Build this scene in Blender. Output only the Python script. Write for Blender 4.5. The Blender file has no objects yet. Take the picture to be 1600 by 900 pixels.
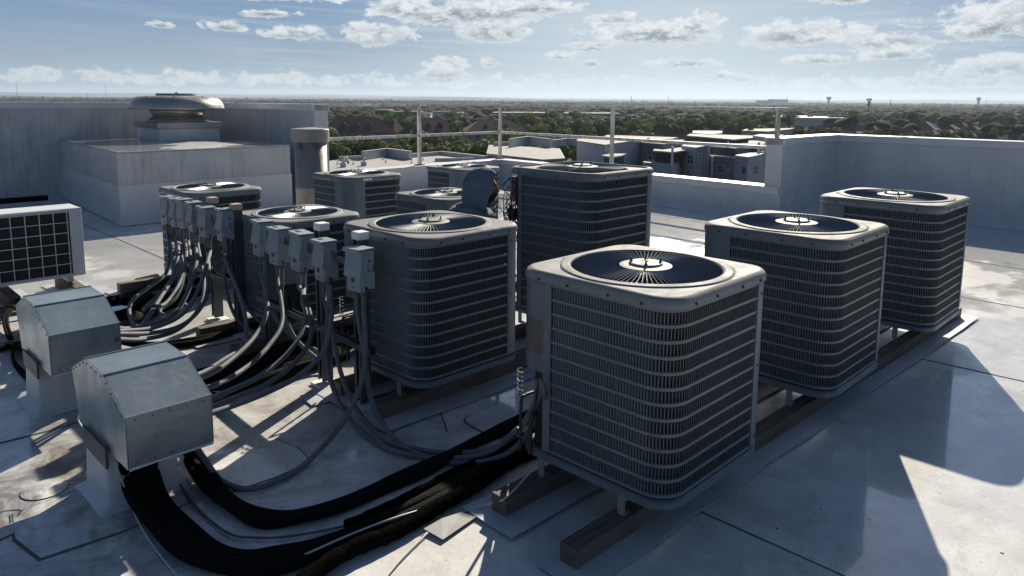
import bpy, bmesh, math, random
import numpy as np
from mathutils import Vector, Matrix
R = math.radians
rnd = random.Random(7)
C = bpy.context.scene.collection
sc = bpy.context.scene

# ------------------------------------------------------------------ camera
EYE = 1.88
FPX, CX, CY, PITCH, ROLL = 1148.0, 800.0, 318.0, math.atan(161 / 1148.0), 0.0075
fwd = Vector((0, math.cos(PITCH), -math.sin(PITCH)))
right0 = Vector((1, 0, 0)); down0 = fwd.cross(right0)
cr, sr = math.cos(ROLL), math.sin(ROLL)
rgt = cr * right0 - sr * down0
dwn = sr * right0 + cr * down0
cam = bpy.data.cameras.new('camera'); cam_o = bpy.data.objects.new('camera', cam); C.objects.link(cam_o)
M = Matrix((rgt, -dwn, -fwd)).transposed().to_4x4(); M.translation = (0, 0, EYE)
cam_o.matrix_world = M
cam.sensor_width = 36; cam.lens = 36 * FPX / 1600; cam.shift_y = (CY - 450) / 1600
cam.clip_start = 0.05; cam.clip_end = 60000
sc.camera = cam_o

# ------------------------------------------------------------------ world, sun, exposure
SUN_AZ, SUN_EL = 18.0, 30.0
sc.view_settings.view_transform = 'Standard'; sc.view_settings.look = 'None'
sc.view_settings.exposure = 0.8; sc.view_settings.gamma = 1.0; sc.view_settings.use_curve_mapping = False
SKY_STRENGTH = 0.05
world = bpy.data.worlds.new('World'); sc.world = world; world.use_nodes = True

class NT:
    """small helper to write node graphs"""
    def __init__(s, tree): s.t = tree; s.t.nodes.clear()
    def n(s, typ, **kw):
        nd = s.t.nodes.new(typ)
        for k, v in kw.items(): setattr(nd, k, v)
        return nd
    def l(s, a, b): s.t.links.new(a, b)
    def put(s, sock, v):
        if hasattr(v, 'is_linked') or isinstance(v, bpy.types.NodeSocket): s.l(v, sock)
        else: sock.default_value = v
    def m(s, op, a, b=0.0, c=None, clamp=False):
        nd = s.n('ShaderNodeMath', operation=op, use_clamp=clamp)
        s.put(nd.inputs[0], a); s.put(nd.inputs[1], b)
        if c is not None: s.put(nd.inputs[2], c)
        return nd.outputs[0]
    def vm(s, op, a, b=(0, 0, 0)):
        nd = s.n('ShaderNodeVectorMath', operation=op); s.put(nd.inputs[0], a); s.put(nd.inputs[1], b)
        return nd.outputs['Value'] if op in ('LENGTH', 'DOT_PRODUCT') else nd.outputs[0]
    def noise(s, vec, scale, detail=3, rough=.5, dist=0):
        nd = s.n('ShaderNodeTexNoise'); s.put(nd.inputs['Vector'], vec)
        nd.inputs['Scale'].default_value = scale; nd.inputs['Detail'].default_value = detail
        nd.inputs['Roughness'].default_value = rough; nd.inputs['Distortion'].default_value = dist
        return nd.outputs['Fac']
    def ramp(s, v, a, b, lo=0.0, hi=1.0, smooth=False):
        nd = s.n('ShaderNodeMapRange'); nd.clamp = True
        if smooth: nd.interpolation_type = 'SMOOTHSTEP'
        s.put(nd.inputs[0], v)
        for i, x in enumerate((a, b, lo, hi)): s.put(nd.inputs[i + 1], x)
        return nd.outputs[0]
    def mix(s, f, a, b):
        nd = s.n('ShaderNodeMix', data_type='RGBA'); s.put(nd.inputs[0], f)
        for sock, v in ((nd.inputs[6], a), (nd.inputs[7], b)):
            if isinstance(v, tuple): v = v if len(v) == 4 else (*v, 1)
            s.put(sock, v)
        return nd.outputs[2]
    def comb(s, x, y, z):
        nd = s.n('ShaderNodeCombineXYZ')
        for i, v in enumerate((x, y, z)): s.put(nd.inputs[i], v)
        return nd.outputs[0]

def build_world():
    g = NT(world.node_tree)
    sky = g.n('ShaderNodeTexSky', sky_type='NISHITA', sun_disc=False)
    sky.sun_elevation = R(SUN_EL); sky.sun_rotation = R(SUN_AZ)
    sky.air_density = 1.0; sky.dust_density = 0.6; sky.ozone_density = 1.6; sky.altitude = 200
    tc = g.n('ShaderNodeTexCoord').outputs['Generated']
    sp = g.n('ShaderNodeSeparateXYZ'); g.l(tc, sp.inputs[0])
    az = g.m('ARCTAN2', sp.outputs[0], sp.outputs[1]); el = g.m('ARCSINE', sp.outputs[2])
    # cloud banks: (azimuth, elevation, half width, half height) in radians * 1159
    banks = [(1535, 48, 130, 34), (1600, 8, 90, 40), (1450, 60, 50, 20), (1225, 62, 80, 20), (1345, 76, 60, 13), (1275, 10, 40, 14), (1010, 58, 90, 20),
             (1075, 48, 40, 20), (735, 28, 115, 24), (770, 55, 48, 16), (640, 22, 60, 20), (592, 62, 46, 18), (830, 18, 70, 12),
             (455, 6, 100, 13), (472, 62, 52, 11), (435, 35, 36, 7), (378, 56, 28, 8), (293, 57, 16, 6), (915, 75, 32, 9),
             (875, 89, 20, 8), (180, 3, 120, 9), (950, 34, 50, 9), (920, 100, 18, 7), (1120, 118, 22, 7), (1480, 112, 70, 18),
             (700, 104, 30, 12), (765, 100, 14, 9), (1250, 97, 50, 8), (1340, 92, 40, 8), (690, 118, 40, 8), (1060, 100, 50, 8)]
    dist = g.noise(g.comb(g.m('MULTIPLY', az, 11), g.m('MULTIPLY', el, 26), 3.1), 1.0, 2, .5)
    mask = None; S0 = 0.02; S1 = 0.0
    for (px, py, rx, ry) in banks:
        dx = g.m('MULTIPLY', g.m('SUBTRACT', az, (px - 800) / 1159.), 1159. / (rx * 1.15))
        dy = g.m('MULTIPLY', g.m('SUBTRACT', el, (157 - py) / 1159.), 1159. / (ry * 1.2))
        dyb = g.m('MAXIMUM', dy, g.m('MULTIPLY', dy, -1.5))
        r = g.m('SQRT', g.m('ADD', g.m('MULTIPLY', dx, dx), g.m('MULTIPLY', dyb, dyb)))
        v = g.ramp(r, 0.0, 1.9, 1.0, 0.0)
        S0 = g.m('ADD', S0, v); S1 = g.m('ADD', S1, g.m('MULTIPLY', v, dy))
        mask = v if mask is None else g.m('MAXIMUM', mask, v)
    # small cumulus rows low over the horizon and scattered cloud everywhere above
    low = g.m('MULTIPLY', g.ramp(el, 0.006, 0.020, 0, 1), g.ramp(el, 0.028, 0.05, 1, 0))
    mask = g.m('MAXIMUM', mask, g.m('MULTIPLY', low, 0.60))
    high = g.ramp(el, 0.15, 0.3, 0, 0.42)
    mask = g.m('MAXIMUM', mask, high)
    warp = g.m('MULTIPLY', g.m('SUBTRACT', dist, .5), .02)
    def dens(de, daz=0.0):
        e = g.m('ADD', g.m('ADD', el, de), warp); a = g.m('ADD', az, daz)
        v = g.comb(g.m('MULTIPLY', a, 44), g.m('MULTIPLY', e, 80), 0.4)
        big = g.noise(v, 1.0, 7, .60, .15)
        v2 = g.comb(g.m('MULTIPLY', a, 120), g.m('MULTIPLY', e, 210), 1.7)
        sm = g.noise(v2, 1.0, 5, .62)
        return g.m('ADD', g.m('MULTIPLY', big, 0.72), g.m('MULTIPLY', sm, 0.28))
    d0 = dens(0.0); d1 = dens(0.010, 0.003)
    f0 = g.m('ADD', g.m('MULTIPLY', mask, 0.62), d0)
    cov = g.ramp(f0, 0.76, 0.90, 0, 1, True)
    # thin high streaks
    st = g.noise(g.comb(g.m('MULTIPLY', az, 5), g.m('MULTIPLY', g.m('ADD', el, g.m('MULTIPLY', az, .03)), 110), 7.), 1.0, 4, .55)
    wisp = g.m('MULTIPLY', g.m('MULTIPLY', g.ramp(st, .48, .74, 0, .75), g.ramp(az, -.55, .05, .25, 1)), g.ramp(el, 0.02, .06, 0, 1))
    # body shading: lit where the cloud thins towards the sun above it
    lit = g.ramp(g.m('SUBTRACT', d0, d1), -0.07, 0.07, 0.0, 1.0)
    thick = g.ramp(f0, 0.80, 0.98, 0, 1, True)
    hrel = g.m('ADD', g.m('DIVIDE', S1, S0), g.m('MULTIPLY', g.m('SUBTRACT', d0, .5), 3.2))
    under = g.ramp(hrel, .45, -.55, 0, 1, True)
    shade = g.m('MULTIPLY', thick, g.m('ADD', g.m('MULTIPLY', under, .75), g.m('MULTIPLY', g.m('SUBTRACT', 1.0, lit), .4)), clamp=True)
    glow = g.ramp(g.m('ABSOLUTE', g.m('SUBTRACT', az, R(SUN_AZ) - .12)), 0.0, .5, 1.0, 0.0, True)
    skyc = sky.outputs[0]
    hz = g.ramp(el, 0.0, 0.13, 1.0, 0.0, True)
    K = 1.0
    blue = g.mix(0.92, skyc, (2.0, 3.6, 5.8))
    base = g.mix(g.m('MULTIPLY', hz, .62), blue, (5.1, 5.9, 5.9))
    base = g.mix(g.m('MULTIPLY', g.m('MULTIPLY', glow, .78), g.ramp(el, .35, .1, 0, 1)), base, (8.0, 9.0, 9.6))
    base = g.mix(wisp, base, (7.6, 8.1, 8.4))
    cloud = g.mix(shade, (10.8, 11.0, 10.9), (2.6, 3.0, 3.4))
    cloud = g.mix(g.m('MULTIPLY', hz, .45), cloud, (6.6, 7.4, 7.5))
    col = g.mix(g.m('MULTIPLY', cov, .93), base, cloud)
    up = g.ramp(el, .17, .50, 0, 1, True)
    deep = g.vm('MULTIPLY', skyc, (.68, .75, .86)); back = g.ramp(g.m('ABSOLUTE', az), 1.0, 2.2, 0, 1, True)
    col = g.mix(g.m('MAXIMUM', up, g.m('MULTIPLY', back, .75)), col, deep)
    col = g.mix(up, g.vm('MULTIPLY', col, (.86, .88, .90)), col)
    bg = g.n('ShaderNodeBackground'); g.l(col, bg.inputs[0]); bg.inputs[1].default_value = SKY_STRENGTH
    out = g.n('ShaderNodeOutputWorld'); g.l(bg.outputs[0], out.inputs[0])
build_world()
world.cycles.sampling_method = 'MANUAL'; world.cycles.sample_map_resolution = 512

sun = bpy.data.lights.new('sun', 'SUN'); sun.energy = 5.0; sun.angle = R(0.55); sun.color = (1.0, 0.91, 0.76)
sun_o = bpy.data.objects.new('sun', sun); C.objects.link(sun_o)
sd = Vector((math.sin(R(SUN_AZ)) * math.cos(R(SUN_EL)), math.cos(R(SUN_AZ)) * math.cos(R(SUN_EL)), math.sin(R(SUN_EL))))
sun_o.rotation_euler = sd.to_track_quat('Z', 'Y').to_euler(); sun_o.location = (0, 0, 30)

# ------------------------------------------------------------------ geometry of the view
def ray(px, py): return rgt * ((px - CX) / FPX) + dwn * ((py - CY) / FPX) + fwd
def at(px, py, z=0.0):
    v = ray(px, py); t = (z - EYE) / v.z; return Vector((v.x * t, v.y * t, z))
def atd(px, py, d):
    v = ray(px, py); t = d / v.y; return Vector((v.x * t, d, EYE + v.z * t))
def onplane(px, py, p0, dr):
    v = ray(px, py); nx, ny = dr[1], -dr[0]
    t = (nx * p0[0] + ny * p0[1]) / (nx * v.x + ny * v.y)
    return Vector((v.x * t, v.y * t, EYE + v.z * t))
V1 = Vector((math.sin(R(45)), math.cos(R(45)), 0)); U2 = Vector((-math.sin(R(45)), math.cos(R(45)), 0))

# ------------------------------------------------------------------ object helpers
def tag(o, label=None, cat=None, group=None, kind=None):
    if label: o['label'] = label
    if cat: o['category'] = cat
    if group: o['group'] = group
    if kind: o['kind'] = kind
    return o
def thing(name, label, cat, loc=(0, 0, 0), rz=0.0, group=None):
    o = bpy.data.objects.new(name, None); C.objects.link(o); o.location = loc; o.rotation_euler = (0, 0, rz)
    o.empty_display_size = .1
    return tag(o, label, cat, group)
def children(o): return [c for c in bpy.data.objects if c.parent == o]
def copy_tree(o, parent=None, kids=None):
    c = o.copy(); C.objects.link(c); c.parent = parent
    for ch in (kids[o.name] if kids and o.name in kids else children(o)): copy_tree(ch, c, kids)
    return c

class MB:
    def __init__(s): s.v = []; s.f = []; s.mi = []; s.cur = 0; s.sm = []; s.smooth = False
    def add(s, vs, fs):
        b = len(s.v); s.v += [tuple(x) for x in vs]
        for f in fs: s.f.append(tuple(b + i for i in f)); s.mi.append(s.cur); s.sm.append(s.smooth)
    def box(s, c, size, ax=None, ay=None, az=None):
        c = Vector(c); ax = (ax or Vector((1, 0, 0))).normalized(); ay = (ay or Vector((0, 0, 1)).cross(ax)).normalized(); az = az or ax.cross(ay).normalized()
        hx, hy, hz = size[0] / 2, size[1] / 2, size[2] / 2
        vs = [c + ax * (i * hx) + ay * (j * hy) + az * (k * hz) for k in (-1, 1) for (i, j) in ((-1, -1), (1, -1), (1, 1), (-1, 1))]
        s.add(vs, [(3, 2, 1, 0), (4, 5, 6, 7), (0, 1, 5, 4), (1, 2, 6, 5), (2, 3, 7, 6), (3, 0, 4, 7)])
    def prism(s, pts, z0, z1, cap=True):
        n = len(pts); vs = [(p[0], p[1], z0) for p in pts] + [(p[0], p[1], z1) for p in pts]
        fs = [(i, (i + 1) % n, n + (i + 1) % n, n + i) for i in range(n)]
        if cap: fs += [tuple(range(n - 1, -1, -1)), tuple(range(n, 2 * n))]
        s.add(vs, fs)
    def extr(s, pts, vec):
        """closed 3D polygon swept along vec"""
        n = len(pts); vec = Vector(vec); vs = [Vector(p) for p in pts]; vs += [p + vec for p in vs[:n]]
        s.add(vs, [(i, (i + 1) % n, n + (i + 1) % n, n + i) for i in range(n)] + [tuple(range(n - 1, -1, -1)), tuple(range(n, 2 * n))])
    def tube(s, pts, r, n=8, cap=True, wob=0.0):
        pts = [Vector(p) for p in pts]; k = len(pts); vs = []
        t0 = (pts[1] - pts[0]).normalized(); up = Vector((0, 0, 1)) if abs(t0.z) < .9 else Vector((1, 0, 0))
        a = t0.cross(up).normalized()
        for i, p in enumerate(pts):
            t = (pts[min(i + 1, k - 1)] - pts[max(i - 1, 0)])
            t = t.normalized() if t.length > 1e-9 else t0
            a = (a - t * a.dot(t)).normalized(); b = t.cross(a)
            rr = r[i] if isinstance(r, (list, tuple)) else r
            for j in range(n):
                th = 2 * math.pi * j / n; q = rr * (1 + (rnd.uniform(-wob, wob) if wob else 0))
                vs.append(p + a * (math.cos(th) * q) + b * (math.sin(th) * q))
        fs = [(i * n + j, i * n + (j + 1) % n, (i + 1) * n + (j + 1) % n, (i + 1) * n + j) for i in range(k - 1) for j in range(n)]
        if cap: fs += [tuple(range(n - 1, -1, -1)), tuple((k - 1) * n + j for j in range(n))]
        s.add(vs, fs)
    def lathe(s, prof, c=(0, 0, 0), n=32, cap=True):
        vs = []; k = len(prof)
        for (r, z) in prof:
            for j in range(n):
                th = 2 * math.pi * j / n; vs.append((c[0] + r * math.cos(th), c[1] + r * math.sin(th), c[2] + z))
        fs = [(i * n + j, i * n + (j + 1) % n, (i + 1) * n + (j + 1) % n, (i + 1) * n + j) for i in range(k - 1) for j in range(n)]
        if cap: fs += [tuple(range(n - 1, -1, -1)), tuple((k - 1) * n + j for j in range(n))]
        s.add(vs, fs)
    def build(s, name, mats, parent=None, bevel=0.0, smooth_angle=None):
        me = bpy.data.meshes.new(name); me.from_pydata([tuple(x) for x in s.v], [], s.f)
        if not isinstance(mats, (list, tuple)): mats = [mats]
        for m in mats: me.materials.append(m)
        me.polygons.foreach_set('material_index', s.mi); me.polygons.foreach_set('use_smooth', s.sm)
        me.update()
        bm = bmesh.new(); bm.from_mesh(me); bmesh.ops.recalc_face_normals(bm, faces=bm.faces); bm.to_mesh(me); bm.free()
        o = bpy.data.objects.new(name, me); C.objects.link(o); o.parent = parent
        if bevel:
            b = o.modifiers.new('bevel', 'BEVEL'); b.width = bevel; b.segments = 2; b.limit_method = 'ANGLE'; b.angle_limit = R(35)
        return o
def catmull(P, m=10):
    P = [Vector(p) for p in P]; Q = [P[0] * 2 - P[1]] + P + [P[-1] * 2 - P[-2]]; out = []
    for i in range(1, len(Q) - 2):
        a, b, c, d = Q[i - 1:i + 3]
        for k in range(m):
            t = k / m
            out.append(0.5 * ((2 * b) + (c - a) * t + (2 * a - 5 * b + 4 * c - d) * t * t + (3 * b - a - 3 * c + d) * t ** 3))
    out.append(P[-1]); return out

# ------------------------------------------------------------------ materials
MATS = {}
def mat(name, col, rough=.5, metal=0.0, spec=.5, var=None, bump=None, scale=6.0, coat=0.0, rvar=0.0, streak=None, coatr=.1, worn=0.0):
    m = bpy.data.materials.new(name); m.use_nodes = True; g = NT(m.node_tree)
    p = g.n('ShaderNodeBsdfPrincipled'); out = g.n('ShaderNodeOutputMaterial'); g.l(p.outputs[0], out.inputs[0])
    tc = g.n('ShaderNodeTexCoord').outputs['Object']
    base = (*col, 1)
    if var:
        f = g.ramp(g.noise(tc, scale, 5, .6), .3, .7)
        c = g.mix(f, col, var)
        if streak:
            mp = g.vm('MULTIPLY', tc, (9, 9, .9)); f2 = g.m('MULTIPLY', g.ramp(g.noise(mp, 1.6, 5, .7), .44, .70), g.ramp(g.noise(tc, .9, 3), .38, .55))
            c = g.mix(f2, c, streak)
        if worn:
            # every copy fades and stains in its own way
            oi = g.n('ShaderNodeObjectInfo').outputs['Random']; tv = g.vm('ADD', tc, g.comb(g.m('MULTIPLY', oi, 31.), g.m('MULTIPLY', oi, 17.), g.m('MULTIPLY', oi, 5.)))
            f3 = g.m('MULTIPLY', g.ramp(g.noise(g.vm('MULTIPLY', tv, (7, 7, 1.1)), 1.5, 5, .7), .50, .74), worn); c = g.mix(f3, c, (.15, .115, .085))
            f4 = g.m('MULTIPLY', g.ramp(g.noise(tv, 2.3, 4, .6), .45, .7), worn * .6); c = g.mix(f4, c, (.30, .30, .28))
            f5 = g.m('MULTIPLY', g.ramp(g.noise(tv, 34, 3, .6), .63, .72), worn * .8); c = g.mix(f5, c, (.07, .055, .045))
            c = g.vm('MULTIPLY', c, g.comb(*[g.ramp(oi, 0, 1, .86, 1.12)] * 3))
        g.l(c, p.inputs['Base Color'])
    else: p.inputs['Base Color'].default_value = base
    p.inputs['Roughness'].default_value = rough; p.inputs['Metallic'].default_value = metal; p.inputs['Specular IOR Level'].default_value = spec
    if rvar: g.l(g.ramp(g.noise(tc, scale * 1.7, 4, .6), .3, .7, max(0, rough - rvar), min(1, rough + rvar)), p.inputs['Roughness'])
    if coat: p.inputs['Coat Weight'].default_value = coat; p.inputs['Coat Roughness'].default_value = coatr
    if bump:
        b = g.n('ShaderNodeBump'); b.inputs['Strength'].default_value = bump[0]; b.inputs['Distance'].default_value = bump[2] if len(bump) > 2 else .01
        g.l(g.noise(tc, bump[1], 4, .6), b.inputs['Height']); g.l(b.outputs[0], p.inputs['Normal'])
    MATS[name] = m; return m
M_AC = mat('ac_paint', (.115, .15, .18), .40, 0, .5, var=(.10, .13, .155), scale=5, rvar=.08, bump=(.08, 60, .002), worn=.14)
M_ACTOP = mat('ac_cover_paint', (.20, .215, .22), .68, 0, .16, var=(.175, .18, .18), scale=7, rvar=.08, bump=(.06, 60, .002), worn=.34)
M_SKIRT = mat('ac_cover_skirt', (.15, .18, .20), .45, 0, .4, var=(.13, .155, .17), scale=6, worn=.15)  # cover paint with less dust, darkened for the shade on its sides
M_LOUV = mat('ac_louver', (.105, .135, .16), .42, 0, .5, var=(.085, .11, .13), scale=9, worn=.22)
M_DARK = mat('coil_dark', (.012, .013, .016), .7)
M_GRILLE = mat('grille_wire', (.17, .175, .18), .32, .6, .6)
M_HUB = mat('hub_paint', (.24, .24, .235), .6, 0, .25, var=(.20, .20, .19), scale=14)
M_PLATE = mat('label_plate', (.10, .095, .09), .5, var=(.085, .08, .08), scale=20)
M_WHITE = mat('white_plastic', (.75, .75, .74), .45)
M_ORANGE = mat('orange_plastic', (.46, .33, .24), .5)
M_BOX = mat('disconnect_grey', (.25, .30, .33), .45, 0, .45, var=(.20, .245, .27), scale=11, bump=(.05, 40, .002))
M_BOXD = mat('disconnect_label', (.06, .055, .05), .5)
M_COND = mat('conduit_grey', (.135, .145, .155), .7, 0, .3, var=(.105, .112, .12), scale=7, rvar=.1)
M_STRUT = mat('strut_metal', (.085, .10, .12), .5, .3, .4, var=(.06, .07, .085), scale=8)
M_HOOD = mat('galvanized', (.21, .26, .29), .30, .45, .5, var=(.32, .38, .41), scale=3.5, rvar=.10, bump=(.30, 2.6, .03), worn=.14)
M_GALV = mat('aluminium', (.42, .40, .37), .42, .6, .5, var=(.32, .305, .29), scale=3, rvar=.12, bump=(.05, 6, .01))
M_STACK = mat('stack_metal', (.30, .285, .27), .55, .15, .5, var=(.23, .22, .21), scale=5, rvar=.1)
M_BLACK = mat('insulation_black', (.004, .004, .005), .85, 0, .08, var=(.010, .009, .008), scale=40, bump=(.9, 75, .012))
M_FOAM = mat('insulation_cracked', (.003, .003, .003), 1.0, 0, .0, var=(.007, .0065, .006), scale=30, bump=(.8, 45, .015))
M_WOODM = None
M_RAIL = mat('rail_paint', (.72, .74, .71), .5, 0, .4, var=(.50, .50, .46), scale=3, streak=(.13, .065, .04))
M_CLOTH = mat('hoodie_cloth', (.15, .175, .23), .9, 0, .15, var=(.11, .13, .175), scale=12, bump=(.9, 9, .03))
M_JEAN = mat('work_trousers', (.04, .045, .06), .9)
M_SKIN = mat('skin', (.22, .125, .085), .5)
M_HAIR = mat('beard', (.015, .012, .010), .8)
M_GLOVE = mat('boots', (.03, .028, .026), .7)
M_RED = mat('capacitor_tan', (.25, .17, .13), .5)
M_COPPER = mat('wrapped_copper', (.035, .028, .024), .6, .1)
M_GRID = mat('grid_plastic', (.62, .63, .60), .45)
M_MINI = mat('mini_white', (.66, .68, .70), .42, 0, .5, var=(.56, .58, .60), scale=3)

def wood_mat():
    m = bpy.data.materials.new('weathered_timber'); m.use_nodes = True; g = NT(m.node_tree)
    p = g.n('ShaderNodeBsdfPrincipled'); out = g.n('ShaderNodeOutputMaterial'); g.l(p.outputs[0], out.inputs[0])
    tc = g.n('ShaderNodeTexCoord').outputs['Object']
    v = g.vm('MULTIPLY', tc, (2.2, 38, 38)); f = g.noise(v, 1.5, 6, .65, .6)
    c = g.mix(g.ramp(f, .35, .68), (.055, .036, .025), (.165, .125, .095))
    c = g.mix(g.ramp(g.noise(tc, 3.0, 3), .4, .7), c, (.12, .11, .10))
    g.l(c, p.inputs['Base Color']); p.inputs['Roughness'].default_value = .75
    b = g.n('ShaderNodeBump'); b.inputs['Strength'].default_value = .6; b.inputs['Distance'].default_value = .006
    g.l(f, b.inputs['Height']); g.l(b.outputs[0], p.inputs['Normal']); return m
M_WOOD = wood_mat()

def roof_mat(name='roof_membrane', tint=1.0, gloss=True):
    m = bpy.data.materials.new(name); m.use_nodes = True; g = NT(m.node_tree)
    p = g.n('ShaderNodeBsdfPrincipled'); out = g.n('ShaderNodeOutputMaterial'); g.l(p.outputs[0], out.inputs[0])
    tc = g.n('ShaderNodeTexCoord').outputs['Object']
    n1 = g.noise(tc, .8, 5, .6, .4); n2 = g.noise(tc, 4.5, 6, .65, .3); n3 = g.noise(tc, 55, 3, .6)
    c = g.mix(g.ramp(n1, .32, .68), (.60 * tint, .59 * tint, .57 * tint), (.72 * tint, .71 * tint, .685 * tint))
    c = g.mix(g.ramp(n2, .46, .68, 0, .6), c, (.44 * tint, .43 * tint, .405 * tint))
    c = g.mix(g.ramp(n3, .56, .74, 0, .5), c, (.25, .24, .22))
    n4 = g.noise(g.vm('ADD', tc, (9, 4, 0)), 1.7, 7, .72, .8); c = g.mix(g.ramp(n4, .55, .66, 0, .45, True), c, (.36 * tint, .35 * tint, .325 * tint))
    n5 = g.noise(g.vm('ADD', tc, (1, 7, 0)), .55, 6, .66, .6); c = g.mix(g.ramp(n5, .50, .54, 0, .22, True), c, (.40 * tint, .395 * tint, .375 * tint))
    vo = g.n('ShaderNodeTexVoronoi'); vo.inputs['Scale'].default_value = 5.5; g.l(tc, vo.inputs['Vector'])
    spk = g.m('MULTIPLY', g.m('LESS_THAN', vo.outputs['Distance'], .045), g.ramp(g.noise(tc, 2.0, 2), .46, .56))
    c = g.mix(spk, c, (.035, .03, .03))
    vo2 = g.n('ShaderNodeTexVoronoi'); vo2.inputs['Scale'].default_value = 17; g.l(tc, vo2.inputs['Vector'])
    spk2 = g.m('MULTIPLY', g.m('LESS_THAN', vo2.outputs['Distance'], .06), g.ramp(g.noise(tc, 1.3, 2), .52, .6))
    c = g.mix(spk2, c, (.08, .075, .07))
    # fine dragged scuffs along the sheets
    sc_ = g.noise(g.vm('MULTIPLY', tc, (7, 60, 1)), 1.0, 4, .6)
    c = g.mix(g.ramp(sc_, .62, .8, 0, .35), c, (.30, .29, .27))
    if gloss:
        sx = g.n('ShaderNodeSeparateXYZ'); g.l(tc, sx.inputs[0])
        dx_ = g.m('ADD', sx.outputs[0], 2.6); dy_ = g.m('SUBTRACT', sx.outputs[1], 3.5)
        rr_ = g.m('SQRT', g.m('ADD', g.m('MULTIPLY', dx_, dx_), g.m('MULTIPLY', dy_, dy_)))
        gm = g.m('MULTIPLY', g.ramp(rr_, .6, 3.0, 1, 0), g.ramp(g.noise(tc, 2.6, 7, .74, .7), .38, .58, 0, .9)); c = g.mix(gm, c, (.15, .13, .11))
    g.l(c, p.inputs['Base Color'])
    if gloss:
        # damp film: patches much glossier than the dry skin
        wet = g.ramp(g.noise(g.vm('ADD', tc, (3.3, 1.2, 0)), .38, 5, .6, .35), .44, .49, 0, 1, True)
        r = g.m('ADD', g.m('MULTIPLY', g.m('SUBTRACT', 1, wet), .17), g.ramp(n2, .3, .7, .10, .19))
        g.l(r, p.inputs['Roughness']); p.inputs['Specular IOR Level'].default_value = .5
        g.l(g.ramp(wet, 0, 1, .3, 1.0), p.inputs['Coat Weight']); g.l(g.m('ADD', g.m('MULTIPLY', g.m('SUBTRACT', 1, wet), .10), .02), p.inputs['Coat Roughness'])
        p.inputs['Coat IOR'].default_value = 1.36
    else: p.inputs['Roughness'].default_value = .45
    b = g.n('ShaderNodeBump'); b.inputs['Strength'].default_value = .16; b.inputs['Distance'].default_value = .005
    hh = g.m('ADD', g.m('ADD', g.m('MULTIPLY', n2, .8), g.m('MULTIPLY', n3, .25)), g.m('MULTIPLY', g.noise(tc, 2.2, 3, .5, .5), 1.8)); g.l(hh, b.inputs['Height']); g.l(b.outputs[0], p.inputs['Normal'])
    return m
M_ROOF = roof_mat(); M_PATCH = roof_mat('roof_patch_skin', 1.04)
M_FLASH = mat('flashing', (.50, .52, .54), .4, .05, .5, var=(.40, .42, .44), scale=3, bump=(.25, 3, .02))
M_WALL = mat('parapet_skin', (.60, .61, .625), .5, 0, .4, var=(.50, .51, .53), scale=1.8, bump=(.45, 4, .02), streak=(.49, .495, .50))
M_WALLD = mat('parapet_dirty', (.52, .53, .545), .5, 0, .4, var=(.42, .43, .44), scale=2.5, bump=(.35, 7, .02), streak=(.33, .33, .335))
M_COPE = mat('coping_metal', (.62, .63, .64), .38, .1, .5, var=(.54, .55, .57), scale=2, bump=(.1, 4, .01))
M_SEAM = mat('seam_dirt', (.09, .088, .085), .7)

# ================================================================== SETTING
GZ = -14.0
INNER = [Vector(p) for p in ((-17.5, 4.65, 0), (-6.39, 15.76, 0), (-3.5, 13.05, 0), (-.285, 16.7, 0), (4.22, 11.55, 0), (5.75, 13.0, 0), (13.8, 4.1, 0))]
def lnorm(a, b): d = (b - a).normalized(); return Vector((-d.y, d.x, 0))
def offs(P, o, ends=(None, None)):
    out = []
    for i, p in enumerate(P):
        if i == 0: n = lnorm(P[0], P[1]) if ends[0] is None else ends[0]; out.append(p + n * o); continue
        if i == len(P) - 1: n = lnorm(P[-2], P[-1]) if ends[1] is None else ends[1]; out.append(p + n * o); continue
        n1, n2 = lnorm(P[i - 1], p), lnorm(p, P[i + 1]); k = (n1 + n2).normalized(); out.append(p + k * (o / max(.3, k.dot(n1))))
    return out
# ground to the horizon
def ground_mat():
    m = bpy.data.materials.new('ground_green'); m.use_nodes = True; g = NT(m.node_tree)
    p = g.n('ShaderNodeBsdfPrincipled'); out = g.n('ShaderNodeOutputMaterial'); g.l(p.outputs[0], out.inputs[0])
    tc = g.n('ShaderNodeTexCoord').outputs['Object']
    f = g.noise(tc, .004, 8, .65); f2 = g.noise(tc, .05, 5, .6)
    c = g.mix(g.ramp(f, .4, .65), (.030, .040, .020), (.075, .075, .055))
    c = g.mix(g.ramp(f2, .5, .7), c, (.022, .032, .016)); g.l(c, p.inputs['Base Color']); p.inputs['Roughness'].default_value = .95
    p.inputs['Specular IOR Level'].default_value = .1
    return m
mb = MB(); S = 14000; mb.add([(-S, -S, GZ), (S, -S, GZ), (S, S, GZ), (-S, S, GZ)], [(0, 1, 2, 3)])
tag(mb.build('ground', ground_mat()), kind='structure')
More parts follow.
